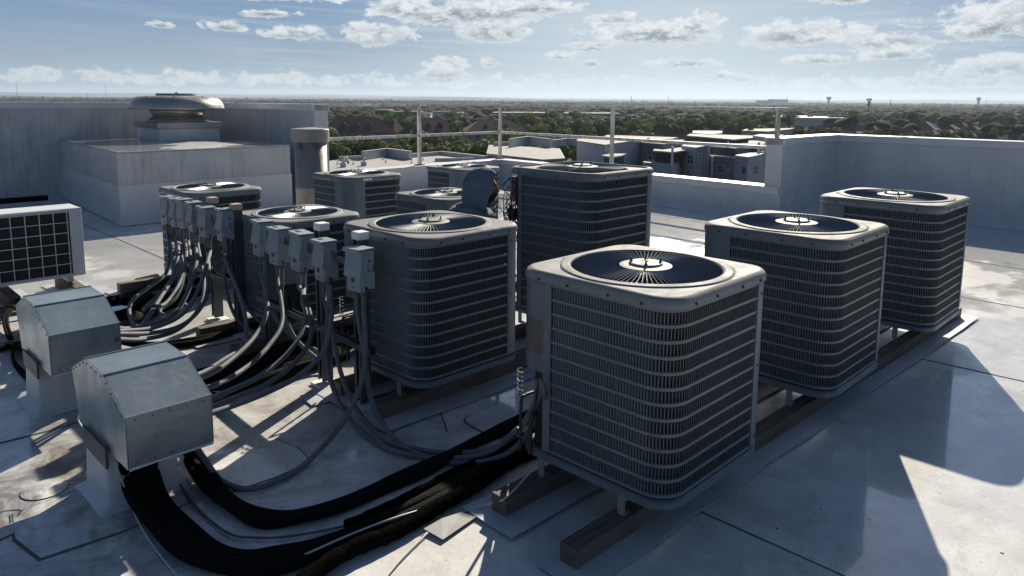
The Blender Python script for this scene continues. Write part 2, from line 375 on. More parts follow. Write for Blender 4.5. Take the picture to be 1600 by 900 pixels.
# low ridges at the horizon
def ridge(y0, h0, amp, seed, name='distant_hills'):
    r2 = random.Random(seed); n = 160; vs = []; fs = []
    ph = [r2.uniform(0, 6.28) for _ in range(6)]
    for i in range(n + 1):
        a = R(-60 + 120 * i / n); h = h0 + amp * sum(math.sin(a * (5 + 7 * k) + ph[k]) / (1 + k) for k in range(6))
        for (dd, hh) in ((-900, 0), (0, max(3, h)), (1200, 0)): vs.append((math.sin(a) * (y0 + dd), math.cos(a) * (y0 + dd), GZ + hh - (.5 if hh == 0 else 0)))
    for i in range(n):
        for j in range(2): fs.append((i * 3 + j, (i + 1) * 3 + j, (i + 1) * 3 + j + 1, i * 3 + j + 1))
    b = MB(); b.add(vs, fs); return tag(b.build(name, MATS['hill']), kind='structure')
mat('hill', (.035, .048, .028), .95, 0, .1, var=(.055, .06, .045), scale=.01)
ridge(6500, 30, 8, 3); ridge(11000, 62, 16, 5)

# the roof we stand on
outer = offs(INNER, .32)
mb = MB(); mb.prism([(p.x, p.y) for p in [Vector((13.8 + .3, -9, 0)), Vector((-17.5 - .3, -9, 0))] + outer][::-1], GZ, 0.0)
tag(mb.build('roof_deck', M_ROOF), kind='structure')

def parapet(P, zt, label, wm, th=.28, cope=.12):
    root = tag(bpy.data.objects.new('parapet_wall', None), label, 'wall'); C.objects.link(root); root.location = (P[0] + P[-1]) / 2
    bpy.context.view_layer.update()
    def rel(q, z): return Vector((q.x, q.y, z)) - root.location
    A, B = P, offs(P, th)
    def sweep(name, A, B, z0, z1, m, bev=0):
        b = MB(); k = len(A); L = root.location
        vs = []
        for i in range(k): vs += [rel(A[i], z0), rel(B[i], z0), rel(B[i], z1), rel(A[i], z1)]
        fs = [(i * 4 + j, i * 4 + (j + 1) % 4, (i + 1) * 4 + (j + 1) % 4, (i + 1) * 4 + j) for i in range(k - 1) for j in range(4)]
        fs += [(0, 1, 2, 3), tuple((k - 1) * 4 + j for j in (3, 2, 1, 0))]
        b.add(vs, fs); return b.build(name, m, root, bev)
    sweep('wall_face', A, B, 0.0, zt - .02, wm)
    sweep('coping', offs(P, -.03), offs(P, th + .03), zt - cope, zt, M_COPE, .008)
    # joint covers over the coping, one every few metres
    for i in range(len(P) - 1):
        d = P[i + 1] - P[i]; L = d.length; dn = d.normalized(); n = lnorm(P[i], P[i + 1]); s_ = 1.1
        while s_ < L - .4:
            b = MB(); b.box(rel(P[i] + dn * s_ + n * (th / 2), zt - cope / 2 + .001), (.10, th + .069, cope + .008), dn, n); b.build('joint_cover', M_COPE, root, .002); s_ += 2.9
    # membrane turned up the wall over a cant strip
    In = offs(P, -.09); b = MB(); vs = []
    for i in range(len(P)): vs += [rel(P[i], .001), rel(In[i], .002), rel(P[i] + (In[i] - P[i]) * .03, .11)]
    fs = [(i * 3 + j, i * 3 + (j + 1) % 3, (i + 1) * 3 + (j + 1) % 3, (i + 1) * 3 + j) for i in range(len(P) - 1) for j in range(3)]
    b.add(vs, fs); b.build('cant_strip', wm, root)
    # sheet laps of the membrane on the wall
    b = MB()
    for i in range(len(P) - 1):
        d = P[i + 1] - P[i]; L = d.length; dn = d.normalized(); n = -lnorm(P[i], P[i + 1]); s_ = 1.3
        while s_ < L - .3:
            q = P[i] + dn * s_ + n * .003; b.box(rel(q, (zt - cope) / 2 + .05), (.10, .008, zt - cope - .12), dn, n); s_ += rnd.uniform(1.9, 2.6)
    if b.v: b.build('membrane_lap', wm, root, .003)
    return root
parapet(INNER[0:3], 1.79, 'tall white parapet wall across the left back of the roof, behind the dome exhaust fan', M_WALLD)
parapet(INNER[2:5], .55, 'low white parapet wall that carries the white pipe guard rail at the back of the roof', M_WALL)
parapet([INNER[4] + Vector((.02, -.02, 0))] + INNER[5:7], 1.33, 'tall white parapet wall on the right side of the roof, right of the guard rail', M_WALL)

# sheet laps in the roof skin (thin raised edges) and welded patches
def strip(name, p0, p1, w, h, m, z=0.0, wav=0.0):
    p0 = Vector((p0[0], p0[1], z)); p1 = Vector((p1[0], p1[1], z)); d = p1 - p0; n = lnorm(p0, p1); k = max(2, int(d.length / .12)); b = MB()
    vs = []
    for i in range(k + 1):
        q = p0 + d * (i / k); o1, o2 = (rnd.uniform(-wav, wav), rnd.uniform(-wav, wav)) if wav else (0, 0)
        vs += [q + n * (-w / 2 + o1), q + n * (w / 2 + o2), q + n * (w / 2 + o2) + Vector((0, 0, h)), q + n * (-w / 2 + o1) + Vector((0, 0, h))]
    fs = [(i * 4 + j, i * 4 + (j + 1) % 4, (i + 1) * 4 + (j + 1) % 4, (i + 1) * 4 + j) for i in range(k) for j in range(4)] + [(0, 1, 2, 3), tuple(k * 4 + j for j in (3, 2, 1, 0))]
    b.add(vs, fs); return tag(b.build(name, m), kind='structure')
def lap(pa, pb, ext=(0, 0), w=.09):
    a, b = at(*pa), at(*pb); d = (b - a).normalized(); a = a - d * ext[0]; b = b + d * ext[1]
    strip('roof_lap', a, b, w, .004, M_PATCH, .0005); n = lnorm(a, b) * (-w / 2 - .004)
    strip('roof_seam', a + n, b + n, .007, .003, M_SEAM, .0005, .002)
lap((1093, 789), (1344, 900), (1.2, 1.6)); lap((1427, 555), (1600, 593), (.4, 4)); lap((1500, 404), (1600, 420), (1, 4)); lap((1500, 462), (1600, 480), (1, 4))
lap((137, 350), (258, 402), (4, 1.5)); lap((0, 671), (110, 637), (1.5, .3)); lap((0, 835), (100, 790), (.8, .2)); lap((1018, 333), (1120, 350), (1.6, 1))
lap((640, 470), (700, 640), (.5, .3))
def patch(px, py, rx, ry, rot, n=20, sq=1.0, z=.0046):
    c = at(px, py); pts = []
    for i in range(n):
        th = 2 * math.pi * i / n; cx_, sx_ = math.cos(th), math.sin(th)
        ex = math.copysign(abs(cx_) ** sq, cx_) * rx; ey = math.copysign(abs(sx_) ** sq, sx_) * ry
        pts.append((c.x + ex * math.cos(rot) - ey * math.sin(rot), c.y + ex * math.sin(rot) + ey * math.cos(rot)))
    b = MB(); b.prism([(c.x + (x - c.x) * 1.035, c.y + (y - c.y) * 1.035) for x, y in pts], .0003, z - .002); tag(b.build('roof_patch_edge', M_SEAM), kind='structure')
    b = MB(); b.prism(pts, .0004, z); tag(b.build('roof_patch', M_PATCH), kind='structure')
for a in ((70, 765, .10, .10, 0), (95, 800, .10, .09, 0), (30, 655, .09, .09, .3), (160, 795, .34, .26, .8, 8, .35, .006), (60, 655, .3, .22, .8, 8, .3, .0055), (185, 775, .13, .11, 0, 20, 1, .008),
          (400, 725, .24, .2, .8, 8, .35), (830, 640, .42, .20, .75, 20, .4), (810, 345, .5, .3, .7, 8, .3), (1050, 380, .7, .35, .7, 8, .4), (990, 690, .3, .2, .7, 8, .3)):
    patch(*a)

# ================================================================== CURB HOUSING, EXHAUST FAN, FLUE
def rel_pts(P, o): return [(p.x - o.x, p.y - o.y) for p in P]
b0 = Vector((-5.72, 10.62, 0)); W1 = 2.75; W2 = 4.35
V1b = Vector((math.sin(R(44)), math.cos(R(44)), 0)); U2b = Vector((-math.sin(R(41.5)), math.cos(R(41.5)), 0))
r_ = thing('roof_housing', 'large white membrane covered housing box under the dome exhaust fan', 'roof housing', b0)
poly = [Vector((0, 0, 0)), V1b * W1, V1b * W1 + U2b * 1.5, V1b * 1.6 + U2b * (W2 - .1), U2b * W2]
mb = MB(); mb.prism([(p.x, p.y) for p in poly], 0.0, 1.085); mb.build('housing_wall', M_WALLD, r_, .02)
mb = MB(); mb.prism([(p.x * 1.0, p.y) for p in poly], 1.087, 1.10); mb.build('housing_top', M_PATCH, r_, .004)
# lighter lower skirt turned up around its foot
mb = MB()
for (a, b_, dn) in ((Vector((0, 0, 0)), V1b * W1, -U2b), (Vector((0, 0, 0)), U2b * W2, -V1b)):
    d = (b_ - a); mb.box(a + d / 2 + dn * .006 + Vector((0, 0, .31)), (d.length + .014, .012, .60), d.normalized(), dn)
mb.build('membrane_skirt', M_WALL, r_, .003)
# exhaust fan on its curb
fc = Vector((-6.34, 14.0, 1.10))
r_ = thing('exhaust_fan', 'spun aluminium mushroom dome exhaust fan on a square white curb', 'exhaust fan', fc, R(45.5))
mb = MB(); mb.box((0, 0, .115), (1.10, 1.10, .23)); mb.build('curb', M_WALL, r_, .012)
mb = MB(); mb.box((0, 0, .285), (1.18, 1.18, .11)); mb.build('base_flange', M_GALV, r_, .006)
mb = MB(); mb.smooth = True; mb.lathe([(.54, .34), (.53, .37), (.49, .41), (.44, .43), (.42, .44)], n=48); mb.build('base_cone', M_GALV, r_)
mb = MB(); mb.smooth = True; mb.lathe([(.40, .42), (.43, .45), (.46, .50), (.50, .545), (.47, .57), (.40, .58)], n=48); mb.build('windband', M_GALV, r_)
mb = MB(); mb.smooth = True; mb.lathe([(.80, .575), (.835, .572), (.83, .60), (.815, .66), (.77, .735), (.70, .785), (.60, .81), (.45, .82), (.02, .825)], n=64)
dome = mb.build('dome', M_GALV, r_)
for k in range(8):
    th = 2 * math.pi * k / 8 + .35; mb = MB(); mb.lathe([(.012, 0), (.012, .015)], (math.cos(th) * .66, math.sin(th) * .66, .795), 8); mb.build('bolt', M_STRUT, dome)
mb = MB(); mb.lathe([(.36, .822), (.36, .862), (.02, .868)], n=40); mb.lathe([(.03, .862), (.03, .885)], n=10); mb.build('cap_plate', M_STACK, r_)
# round flue
p = atd(486, 250, 9.6); p.z = 0
r_ = thing('flue_pipe', 'round metal flue stack with a wider collar cap beside the white housing', 'flue', p)
mb = MB(); mb.smooth = True; mb.lathe([(.205, 0), (.205, .72), (.213, .725), (.213, .745), (.205, .75), (.203, 1.38)], n=40); mb.build('pipe', M_STACK, r_)
mb = MB(); mb.lathe([(.235, 1.33), (.242, 1.335), (.242, 1.485), (.235, 1.497), (.03, 1.515)], n=40); mb.build('collar_cap', M_STACK, r_)
for th in (-1.95, -.9): mb = MB(); mb.box((math.cos(th) * .22, math.sin(th) * .22, 1.29), (.02, .03, .09), Vector((math.cos(th), math.sin(th), 0))); mb.build('clip', M_STRUT, r_)
mb = MB(); mb.lathe([(.30, 0.002), (.29, .03), (.215, .09)], n=32); mb.build('flashing_boot', M_WALL, r_)

# ================================================================== GUARD RAIL
def on_line(px, A, B):
    v = ray(px, 200); k = v.x / v.y; d = B - A; t = (k * A.y - A.x) / (d.x - k * d.y); return A + d * t
mid = offs(INNER[2:5], .14)
posts = [mid[0] + (mid[1] - mid[0]).normalized() * .10, on_line(655, mid[0], mid[1]), mid[1], on_line(957, mid[1], mid[2]), on_line(1215, mid[1], mid[2])]
r_ = thing('guard_rail', 'white painted steel guard rail with rust streaks on the low parapet', 'railing', (mid[1].x, mid[1].y, .55))
o_ = Vector(r_.location)
for i, q in enumerate(posts):
    mb = MB(); e = Vector((q.x, q.y, 0)) - Vector((o_.x, o_.y, 0)); d_ = (mid[1] - mid[0]).normalized() if i < 3 else (mid[2] - mid[1]).normalized()
    mb.box(e + Vector((0, 0, .60)), (.062, .062, 1.20), d_); pst = mb.build('post', M_RAIL, r_, .004)
    mb = MB(); mb.box(e + Vector((0, 0, .009)), (.16, .16, .014), d_); mb.build('base_plate', mat('rust%d' % i, (.14, .07, .04), .8, var=(.07, .04, .03), scale=20), pst)
for name, z, w in (('top_rail', 1.225, .05), ('mid_rail', .61, .055)):
    for a, b_ in ((posts[0] - (mid[1] - mid[0]).normalized() * (.14 if z > 1 else 0), posts[2]), (posts[2], posts[4] + (mid[2] - mid[1]).normalized() * .15)):
        mb = MB(); a2 = Vector((a.x, a.y, .55 + z)) - o_; b2 = Vector((b_.x, b_.y, .55 + z)) - o_; d_ = (b2 - a2)
        nn = lnorm(a2, b2); off = Vector((0, 0, 0)) if z > 1 else nn * -.062
        mb.box((a2 + b2) / 2 + off, (d_.length, .062, w), d_.normalized()); mb.build(name, M_RAIL, r_, .004)

# ================================================================== CONDENSING UNITS
def path_round(w, r, step=.02, start=0, n_corner=8):
    """outline of a rounded square as (x, y, nx, ny, dist), counter-clockwise from the middle of the -y side"""
    pts = []; h = w / 2
    corners = [(h - r, -h + r, -90), (h - r, h - r, 0), (-h + r, h - r, 90), (-h + r, -h + r, 180)]
    pts.append((0, -h, 0, -1))
    for (cx, cy, a0) in corners:
        for k in range(n_corner + 1):
            a = R(a0 + 90 * k / n_corner); pts.append((cx + r * math.cos(a), cy + r * math.sin(a), math.cos(a), math.sin(a)))
    pts.append((0, -h, 0, -1))
    out = []; s = 0
    for i, p in enumerate(pts):
        if i: s += math.hypot(p[0] - pts[i - 1][0], p[1] - pts[i - 1][1])
        out.append((*p, s))
    return out
def sample(path, s):
    L = path[-1][4]; s %= L
    for i in range(1, len(path)):
        if path[i][4] >= s:
            a, b = path[i - 1], path[i]; t = (s - a[4]) / max(1e-9, b[4] - a[4]); nx = a[2] + (b[2] - a[2]) * t; ny = a[3] + (b[3] - a[3]) * t; l = math.hypot(nx, ny)
            return a[0] + (b[0] - a[0]) * t, a[1] + (b[1] - a[1]) * t, nx / l, ny / l
def ring_sq(w, r, z, N=96):
    """N points of a rounded square, evenly by angle so it lofts to circles"""
    out = []; h = w / 2
    for i in range(N):
        a = 2 * math.pi * i / N; dx, dy = math.cos(a), math.sin(a)
        t = h / max(abs(dx), abs(dy)); x, y = dx * t, dy * t
        if abs(x) > h - r and abs(y) > h - r:
            cx, cy = math.copysign(h - r, x), math.copysign(h - r, y)
            bq = dx * cx + dy * cy; cq = cx * cx + cy * cy - r * r; t = bq + math.sqrt(max(0, bq * bq - cq)); x, y = dx * t, dy * t
        out.append((x, y, z))
    return out
def ring_c(r, z, N=96): return [(r * math.cos(2 * math.pi * i / N), r * math.sin(2 * math.pi * i / N), z) for i in range(N)]
def loft(mb, rings):
    N = len(rings[0]); vs = [p for r in rings for p in r]
    mb.add(vs, [(k * N + j, k * N + (j + 1) % N, (k + 1) * N + (j + 1) % N, (k + 1) * N + j) for k in range(len(rings) - 1) for j in range(N)])

def make_unit(w, T, rows, pitch, ctrl, ctrl_frac, rings_style=False, open_ctrl=False, sticker=False, cover_label=False):
    """condensing unit, base centre at the origin; control corner at (-x,+y)"""
    root = thing('condensing_unit', None, 'condensing unit')
    h = w / 2; rc = .15 * w; skirt = .052; zt = T; zb = .028
    # ---- top cover
    mb = MB(); mb.smooth = True; W = w + .022; cr_ = .145 * W; ro = w * .415
    rg = [ring_sq(W - .012, cr_, zt - skirt), ring_sq(W, cr_, zt - skirt + .004), ring_sq(W, cr_, zt - .026), ring_sq(W - .008, cr_, zt - .013), ring_sq(W - .026, cr_ * .96, zt - .003), ring_sq(W - .05, cr_ * .9, zt)]
    mb.cur = 2; loft(mb, rg[:4]); mb.cur = 0; loft(mb, rg[3:]); mb.smooth = False
    if not rings_style:
        loft(mb, [ring_sq(W - .05, cr_ * .9, zt), ring_c(ro + .056, zt)]); mb.smooth = True
        loft(mb, [ring_c(ro + .056, zt), ring_c(ro + .054, zt - .003), ring_c(ro + .050, zt - .003), ring_c(ro + .048, zt + .004), ring_c(ro + .040, zt + .006)]); mb.smooth = False
        loft(mb, [ring_c(ro + .040, zt + .006), ring_c(ro + .010, zt + .008)]); mb.smooth = True
        loft(mb, [ring_c(ro + .010, zt + .008), ring_c(ro, zt + .004), ring_c(ro - .004, zt - .02), ring_c(ro - .008, zt - .10)])
    else:
        loft(mb, [ring_sq(W - .05, cr_ * .9, zt), ring_sq(W - .07, cr_ * .9, zt), ring_sq(W - .09, cr_ * .8, zt - .012), ring_c(ro + .01, zt - .016), ring_c(ro, zt - .05), ring_c(ro, zt - .12)])
    mb.smooth = False
    mb.cur = 1
    for (x, y, ax) in [(q, sgn, 0) for q in (-.33, -.13, .13, .33) for sgn in (-1, 1)] + [(q, sgn, 1) for q in (-.33, -.13, .13, .33) for sgn in (-1, 1)]:
        c = Vector((x * w, y * (W / 2 + .002), zt - .036)) if ax == 0 else Vector((y * (W / 2 + .002), x * w, zt - .036))
        d = Vector((0, y, 0)) if ax == 0 else Vector((y, 0, 0))
        vs = [c + d * e + (d.cross(Vector((0, 0, 1))) * math.cos(a) + Vector((0, 0, 1)) * math.sin(a)) * .0065 for e in (-.003, .003) for a in [math.pi * k / 3 for k in range(6)]]
        mb.add(vs, [(i, (i + 1) % 6, 6 + (i + 1) % 6, 6 + i) for i in range(6)] + [tuple(range(6, 12))])
    top = mb.build('top_cover', [M_ACTOP, M_DARK, M_SKIRT], root)
    if cover_label:
        b = MB(); b.box((-.11 * w, .455 * w, zt + .0012), (.085, .022, .0024)); npl = b.build('nameplate', M_PLATE, root)
        b = MB(); [b.box((-.11 * w - .030 + .0095 * q, .455 * w, zt + .0030), (.0045, .012, .0016)) for q in range(7)]; b.build('embossing', M_HUB, npl)
    # ---- grille
    mb = MB(); zc = zt + .006 if not rings_style else zt + .002; rh = .155 * w * .88
    n = 96 if not rings_style else 8
    for k in range(n):
        a = 2 * math.pi * (k + .5) / n; c_, s_ = math.cos(a), math.sin(a)
        prof = [(rh * .8, zc), (rh + .06, zc), (ro * .75, zc - .001), (ro * .93, zc - .001), (ro * .985, zt + .002), (ro - .004, zt - .008)]
        mb.tube([(c_ * r, s_ * r, z) for r, z in prof], (.0031 if not rings_style else .004), 4, False)
    rr = [ro * .93, ro * .62] if not rings_style else [rh + .014 * i for i in range(1, int((ro - rh) / .014))]
    for r in rr:
        pts = [(math.cos(2 * math.pi * i / 64) * r, math.sin(2 * math.pi * i / 64) * r, (zc - .004) if not rings_style else zc) for i in range(65)]
        mb.tube(pts, .0022 if not rings_style else .0030, 4, False)
    gr = mb.build('fan_grille', M_HUB if rings_style else M_GRILLE, root)
    mb = MB(); mb.smooth = False; mb.lathe([(rh * 1.03, zc - .004), (rh * 1.06, zc + .003), (rh * .92, zc + .006), (rh * .70, zc + .008), (rh * .66, zc + .017), (rh * .60, zc + .019), (.002, zc + .019)], n=48)
    hub = mb.build('hub_plate', M_HUB, gr)
    mb = MB()
    for a in (.6, 2.2, 3.75, 5.3):
        c_ = (math.cos(a) * rh * .58, math.sin(a) * rh * .58, zc + .018); mb.lathe([(.008, 0), (.008, .006), (.0045, .007), (.0045, .019), (.001, .021)], c_, 8)
    mb.tube(catmull([(-.05, -.02, zc + .024), (-.025, .004, zc + .03), (0, -.012, zc + .024), (.03, .01, zc + .028), (.05, -.005, zc + .024)], 5), .0016, 4)
    mb.build('motor_bolts', M_DARK, gr)
    # ---- fan
    mb = MB(); mb.lathe([(.07, zt - .20), (.075, zt - .06), (.06, zt - .045), (.01, zt - .043)], n=20)
    for k in range(3):
        a0 = k * 2.094 + .3; vs = []
        for i in range(7):
            f = i / 6; r = .07 + (ro * .9 - .07) * f
            for j, (da, dz) in enumerate(((-.42, -.035), (-.12, -.004), (.22, .012), (.48, .03))): a = a0 + da * (.75 + .25 * f); vs.append((math.cos(a) * r, math.sin(a) * r, zt - .12 + dz))
        mb.add(vs, [(i * 4 + j, i * 4 + j + 1, (i + 1) * 4 + j + 1, (i + 1) * 4 + j) for i in range(6) for j in range(3)])
    mb.build('fan', M_DARK, root)
    # ---- coil core (dark)
    mb = MB(); loft(mb, [ring_sq(w - .05, rc, zb + .01), ring_sq(w - .05, rc, zt - .05)]); mb.build('coil', M_DARK, root)
    mb = MB(); loft(mb, [ring_c(ro - .012, zt - .10), ring_c(.01, zt - .30)]); mb.build('shroud', M_DARK, root)
    # ---- louvered wrap, from one side of the control corner round to the other
    P = path_round(w, rc, n_corner=10); L = P[-1][4]
    # distance of the control corner (-h,+h): find s closest
    best = min(range(400), key=lambda i: (sample(P, L * i / 400)[0] + h) ** 2 + (sample(P, L * i / 400)[1] - h) ** 2); sc_ = L * best / 400
    s0, s1 = sc_ + ctrl, sc_ + L - ctrl
    z0, z1 = zb + .03, zt - skirt - .004; rp = (z1 - z0) / rows; rib = rp * .27
    mb = MB(); mb.cur = 0
    ns = int((s1 - s0) / .025); S_ = [s0 + (s1 - s0) * i / ns for i in range(ns + 1)]; Q = [sample(P, s) for s in S_]
    def band(za, zb_, out=0.0, depth=.006, soft=True):
        vs = []
        for (x, y, nx, ny) in Q:
            vs += [(x - nx * depth, y - ny * depth, za), (x + nx * out, y + ny * out, za + .002), (x + nx * out, y + ny * out, zb_ - .002), (x - nx * depth, y - ny * depth, zb_)]
        k = len(Q); mb.add(vs, [(i * 4 + j, (i + 1) * 4 + j, (i + 1) * 4 + j + 1, i * 4 + j + 1) for i in range(k - 1) for j in range(3)] + [(0, 1, 2, 3), tuple((k - 1) * 4 + j for j in (3, 2, 1, 0))])
    for r in range(rows + 1):
        zc_ = z0 + r * rp; band(zc_ - rib / 2, zc_ + rib / 2)
    # corner posts (seams between the panels)
    posts_s = [sc_ + L * .5]  # opposite corner
    posts_s = [sc_ + L * .5 - 0.0]
    nf = int((s1 - s0 - .07) / pitch); skip = []
    # the flat seam post a little past the corner, seen from the front as the right edge
    post_at = sc_ + L * .5 - rc * .45
    mb.cur = 1
    for r in range(rows):
        za, zb_ = z0 + r * rp + rib / 2 - .001, z0 + (r + 1) * rp - rib / 2 + .001
        for i in range(nf):
            s = s0 + .04 + (i + .5) * pitch
            if abs(s - post_at) < .062: continue
            x, y, nx, ny = sample(P, s); tx, ty = -ny, nx
            # a blade turned in from the outer skin, rounded at its ends
            c1 = .30 * pitch
            a = (x - tx * c1 - nx * .0005, y - ty * c1 - ny * .0005); b = (x + tx * c1 * .40 - nx * .46 * pitch, y + ty * c1 * .40 - ny * .46 * pitch)
            e = (zb_ - za) * .10; l_ = (a[0] + tx * .20 * pitch, a[1] + ty * .20 * pitch)
            mb.add([(a[0], a[1], za + e), (l_[0], l_[1], za), (b[0], b[1], za), (b[0], b[1], zb_), (l_[0], l_[1], zb_), (a[0], a[1], zb_ - e)], [(0, 1, 4, 5), (1, 2, 3, 4)])
    mb.cur = 0
    wrap = mb.build('louver_panel', [M_AC, M_LOUV], root)
    def skin(name, za, zb_, out, m, sa, sb, thick=.012):
        b = MB(); k = 14; qs = [sample(P, sa + (sb - sa) * i / k) for i in range(k + 1)]; vs = []
        for (x, y, nx, ny) in qs: vs += [(x + nx * (out - thick), y + ny * (out - thick), za), (x + nx * out, y + ny * out, za), (x + nx * out, y + ny * out, zb_), (x + nx * (out - thick), y + ny * (out - thick), zb_)]
        b.add(vs, [(i * 4 + j, i * 4 + j + 1 if j < 3 else i * 4, (i + 1) * 4 + (j + 1) % 4, (i + 1) * 4 + j) for i in range(k) for j in range(4)] + [(0, 1, 2, 3), tuple(k * 4 + j for j in (3, 2, 1, 0))])
        return b.build(name, m, root, .003)
    pst = skin('corner_post', z0 - .004, z1 + .004, .005, M_AC, post_at - .060, post_at + .060)
    mb = MB()
    for z in (z0 + .05, (z0 + z1) / 2, z1 - .05):
        x, y, nx, ny = sample(P, post_at - .03); mb.box((x + nx * .007, y + ny * .007, z), (.008, .004, .008), Vector((-ny, nx, 0)))
    mb.build('screw', M_DARK, pst)
    # edge posts beside the control corner
    for s in (s0 + .012, s1 - .012):
        mb = MB(); x, y, nx, ny = sample(P, s); mb.box(Vector((x, y, (z0 + z1) / 2)), (.042, .016, z1 - z0 + .012), Vector((-ny, nx, 0))); mb.build('edge_post', M_AC, root, .003)
    # ---- control corner: upper cover, lower recessed service panel
    zs = z1 - (z1 - z0) * ctrl_frac
    if not open_ctrl:
        cv = skin('control_cover', zs, z1 + .004, .010, M_AC, sc_ - ctrl + .002, sc_ + ctrl - .002)
        if cover_label:
            b = MB(); k = 6; qs = [sample(P, sc_ + .004 + (ctrl - .012) * i / k) for i in range(k + 1)]; za, zb_ = zs + .09, zs + .25; vs = []
            for (x, y, nx, ny) in qs: vs += [(x + nx * .0115, y + ny * .0115, za), (x + nx * .0115, y + ny * .0115, zb_)]
            b.add(vs, [(2 * i, 2 * i + 2, 2 * i + 3, 2 * i + 1) for i in range(k)]); b.build('label_plate', M_PLATE, root)
    else:
        # cover taken off: capacitor, contactor and a tangle of wires
        skin('compartment_back', z0, z1, -.10, M_DARK, sc_ - ctrl * .9, sc_ + ctrl * .9)
        q = Vector((-h + .045, h - .045, 0))
        b = MB(); b.smooth = True; b.lathe([(.03, 0), (.032, .01), (.032, .13), (.028, .14)], (q.x, q.y, z1 - .22), 16); b.build('capacitor', M_RED, root)
        b = MB(); b.box((q.x + .05, q.y + .02, z1 - .06), (.07, .06, .06)); b.box((q.x + .0, q.y, z1 - .33), (.06, .05, .09)); b.build('contactor', M_PLATE, root)
        b = MB(); r2 = random.Random(4)
        for k in range(22):
            p0 = Vector((q.x + r2.uniform(-.04, .05), q.y + r2.uniform(-.04, .05), z1 - r2.uniform(.02, .25)))
            pts = [p0]; 
            for j in range(4): pts.append(Vector((q.x - .02 + r2.uniform(-.085, .07), q.y + r2.uniform(-.06, .075), p0.z - .11 * (j + 1) * r2.uniform(.6, 1.2))))
            b.tube(catmull(pts, 5), .0035, 5)
        b.tube(catmull([(q.x - .02, q.y, z1 - .03), (q.x - .12, q.y + .05, z1 - .12), (q.x - .10, q.y + .06, z1 - .27), (q.x - .02, q.y + .02, z1 - .36)], 8), .003, 5)
        b.build('wiring', M_DARK, root)
    lp = skin('service_panel', z0 - .01, zs - .004, -.045, M_LOUV, sc_ - ctrl * .95, sc_ + ctrl * .95)
    q = Vector((-h + .03, h - .10, 0))
    b = MB()
    for (dx, dy, z, r) in ((0, .0, z0 + .14, .012), (-.005, .06, z0 + .22, .008)):
        b.tube(catmull([(q.x + dx + .05, q.y + dy, z), (q.x + dx - .01, q.y + dy, z), (q.x + dx - .035, q.y + dy, z - .03), (q.x + dx - .04, q.y + dy, z0 - .05)], 5), r, 8)
    b.build('service_valve', M_COPPER, root)
    b = MB(); n_ = 40; b.tube([(q.x - .035 + .014 * math.cos(i * .95), q.y + .075 + .014 * math.sin(i * .95), zs - .02 - .0034 * i) for i in range(n_)], .0032, 5); b.build('coiled_lead', M_HUB, root)
    # ---- base pan and feet
    mb = MB(); mb.smooth = False; loft(mb, [ring_sq(w - .06, rc, .0), ring_sq(w - .004, rc, 0), ring_sq(w + .012, rc, .004), ring_sq(w + .012, rc, zb + .002), ring_sq(w - .01, rc, zb + .010), ring_sq(w - .04, rc, zb + .012)])
    mb.add(ring_sq(w - .06, rc, .0), [tuple(range(96))]); mb.build('base_pan', M_AC, root)
    for sgn in (-1, 1):
        for q_ in ((-.20, .27) if w > .8 else (-.28, .28)):
            mb = MB(); fx, fy = (sgn * .492 * w, q_) if w > .8 else (q_, sgn * .492 * w); dx = Vector((1, 0, 0)) if w > .8 else Vector((0, 1, 0))
            mb.box((fx, fy, -.037), (.006, .036, .104), dx); mb.box(Vector((fx, fy, -.0865)) - dx * (sgn * .02), (.045, .036, .005), dx); mb.build('foot_strap', M_HUB, root)
    if sticker:
        mb = MB(); mb.box((-.24 * w, -(W / 2 + .0025), zt - .034), (.10, .003, .022)); mb.build('sticker', M_WHITE, root)
    return root
UZ = .19
BIG = make_unit(.858, .913, 12, .0152, .155, .53, cover_label=True)
SMALL = make_unit(.75, .80, 9, .0160, .17, .62)
TALL = make_unit(.86, 1.17, 14, .0155, .12, .45, rings_style=True, open_ctrl=True)
KIDS = {}
def snap(o):
    KIDS[o.name] = children(o)
    for c in KIDS[o.name]: snap(c)
for u in (BIG, SMALL, TALL): snap(u)
def place(proto, x, y, rz, sc_=1.0, label=None, first=False, lean=(0, 0)):
    o = proto if first else copy_tree(proto, None, KIDS)
    o.location = (x, y, UZ); o.rotation_euler = (lean[0], lean[1], R(rz)); o.scale = (sc_,) * 3; o['label'] = label; o['group'] = 'grey condensing units set out on the roof'
    return o
place(BIG, .637, 3.415, 45.5, 1.0, 'nearest and largest grey condensing unit, pale dust on its cover, before all the others', True)
place(BIG, 1.81, 4.613, 45.5, 1.02, 'middle condensing unit of the right row, between the nearest and the rightmost one')
place(BIG, 3.086, 5.876, 45.5, 1.045, 'rightmost grey condensing unit, at the far end of the right row by the tall parapet')
place(BIG, -.525, 4.693, 45.5, .99, 'grey condensing unit between the nearest disconnect box and the hooded person')
place(TALL, .56, 5.86, 45.5, 1.0, 'tall condensing unit with ring grille and opened control corner showing tangled wires', True)
place(SMALL, -1.72, 5.83, 135.5, .986, 'low condensing unit behind the right cluster of boxes, its plain corner facing front', True)
place(SMALL, -3.02, 7.30, 135.5, 1.016, 'leftmost grey condensing unit, behind the left cluster of disconnect boxes')
h_ = place(SMALL, -1.83, 8.61, 135.5, 1.04, 'grey condensing unit with a small white sticker on its rim, just right of the flue')
mb = MB(); mb.box((-.376 - .012, .12, .766), (.003, .11, .022)); mb.build('sticker', M_WHITE, h_)
place(SMALL, -.64, 7.08, 135.5, .995, 'low condensing unit partly hidden behind the hooded person')
place(SMALL, -.67, 9.99, 135.5, .997, 'farthest condensing unit, just behind the hood of the person and before the low parapet')

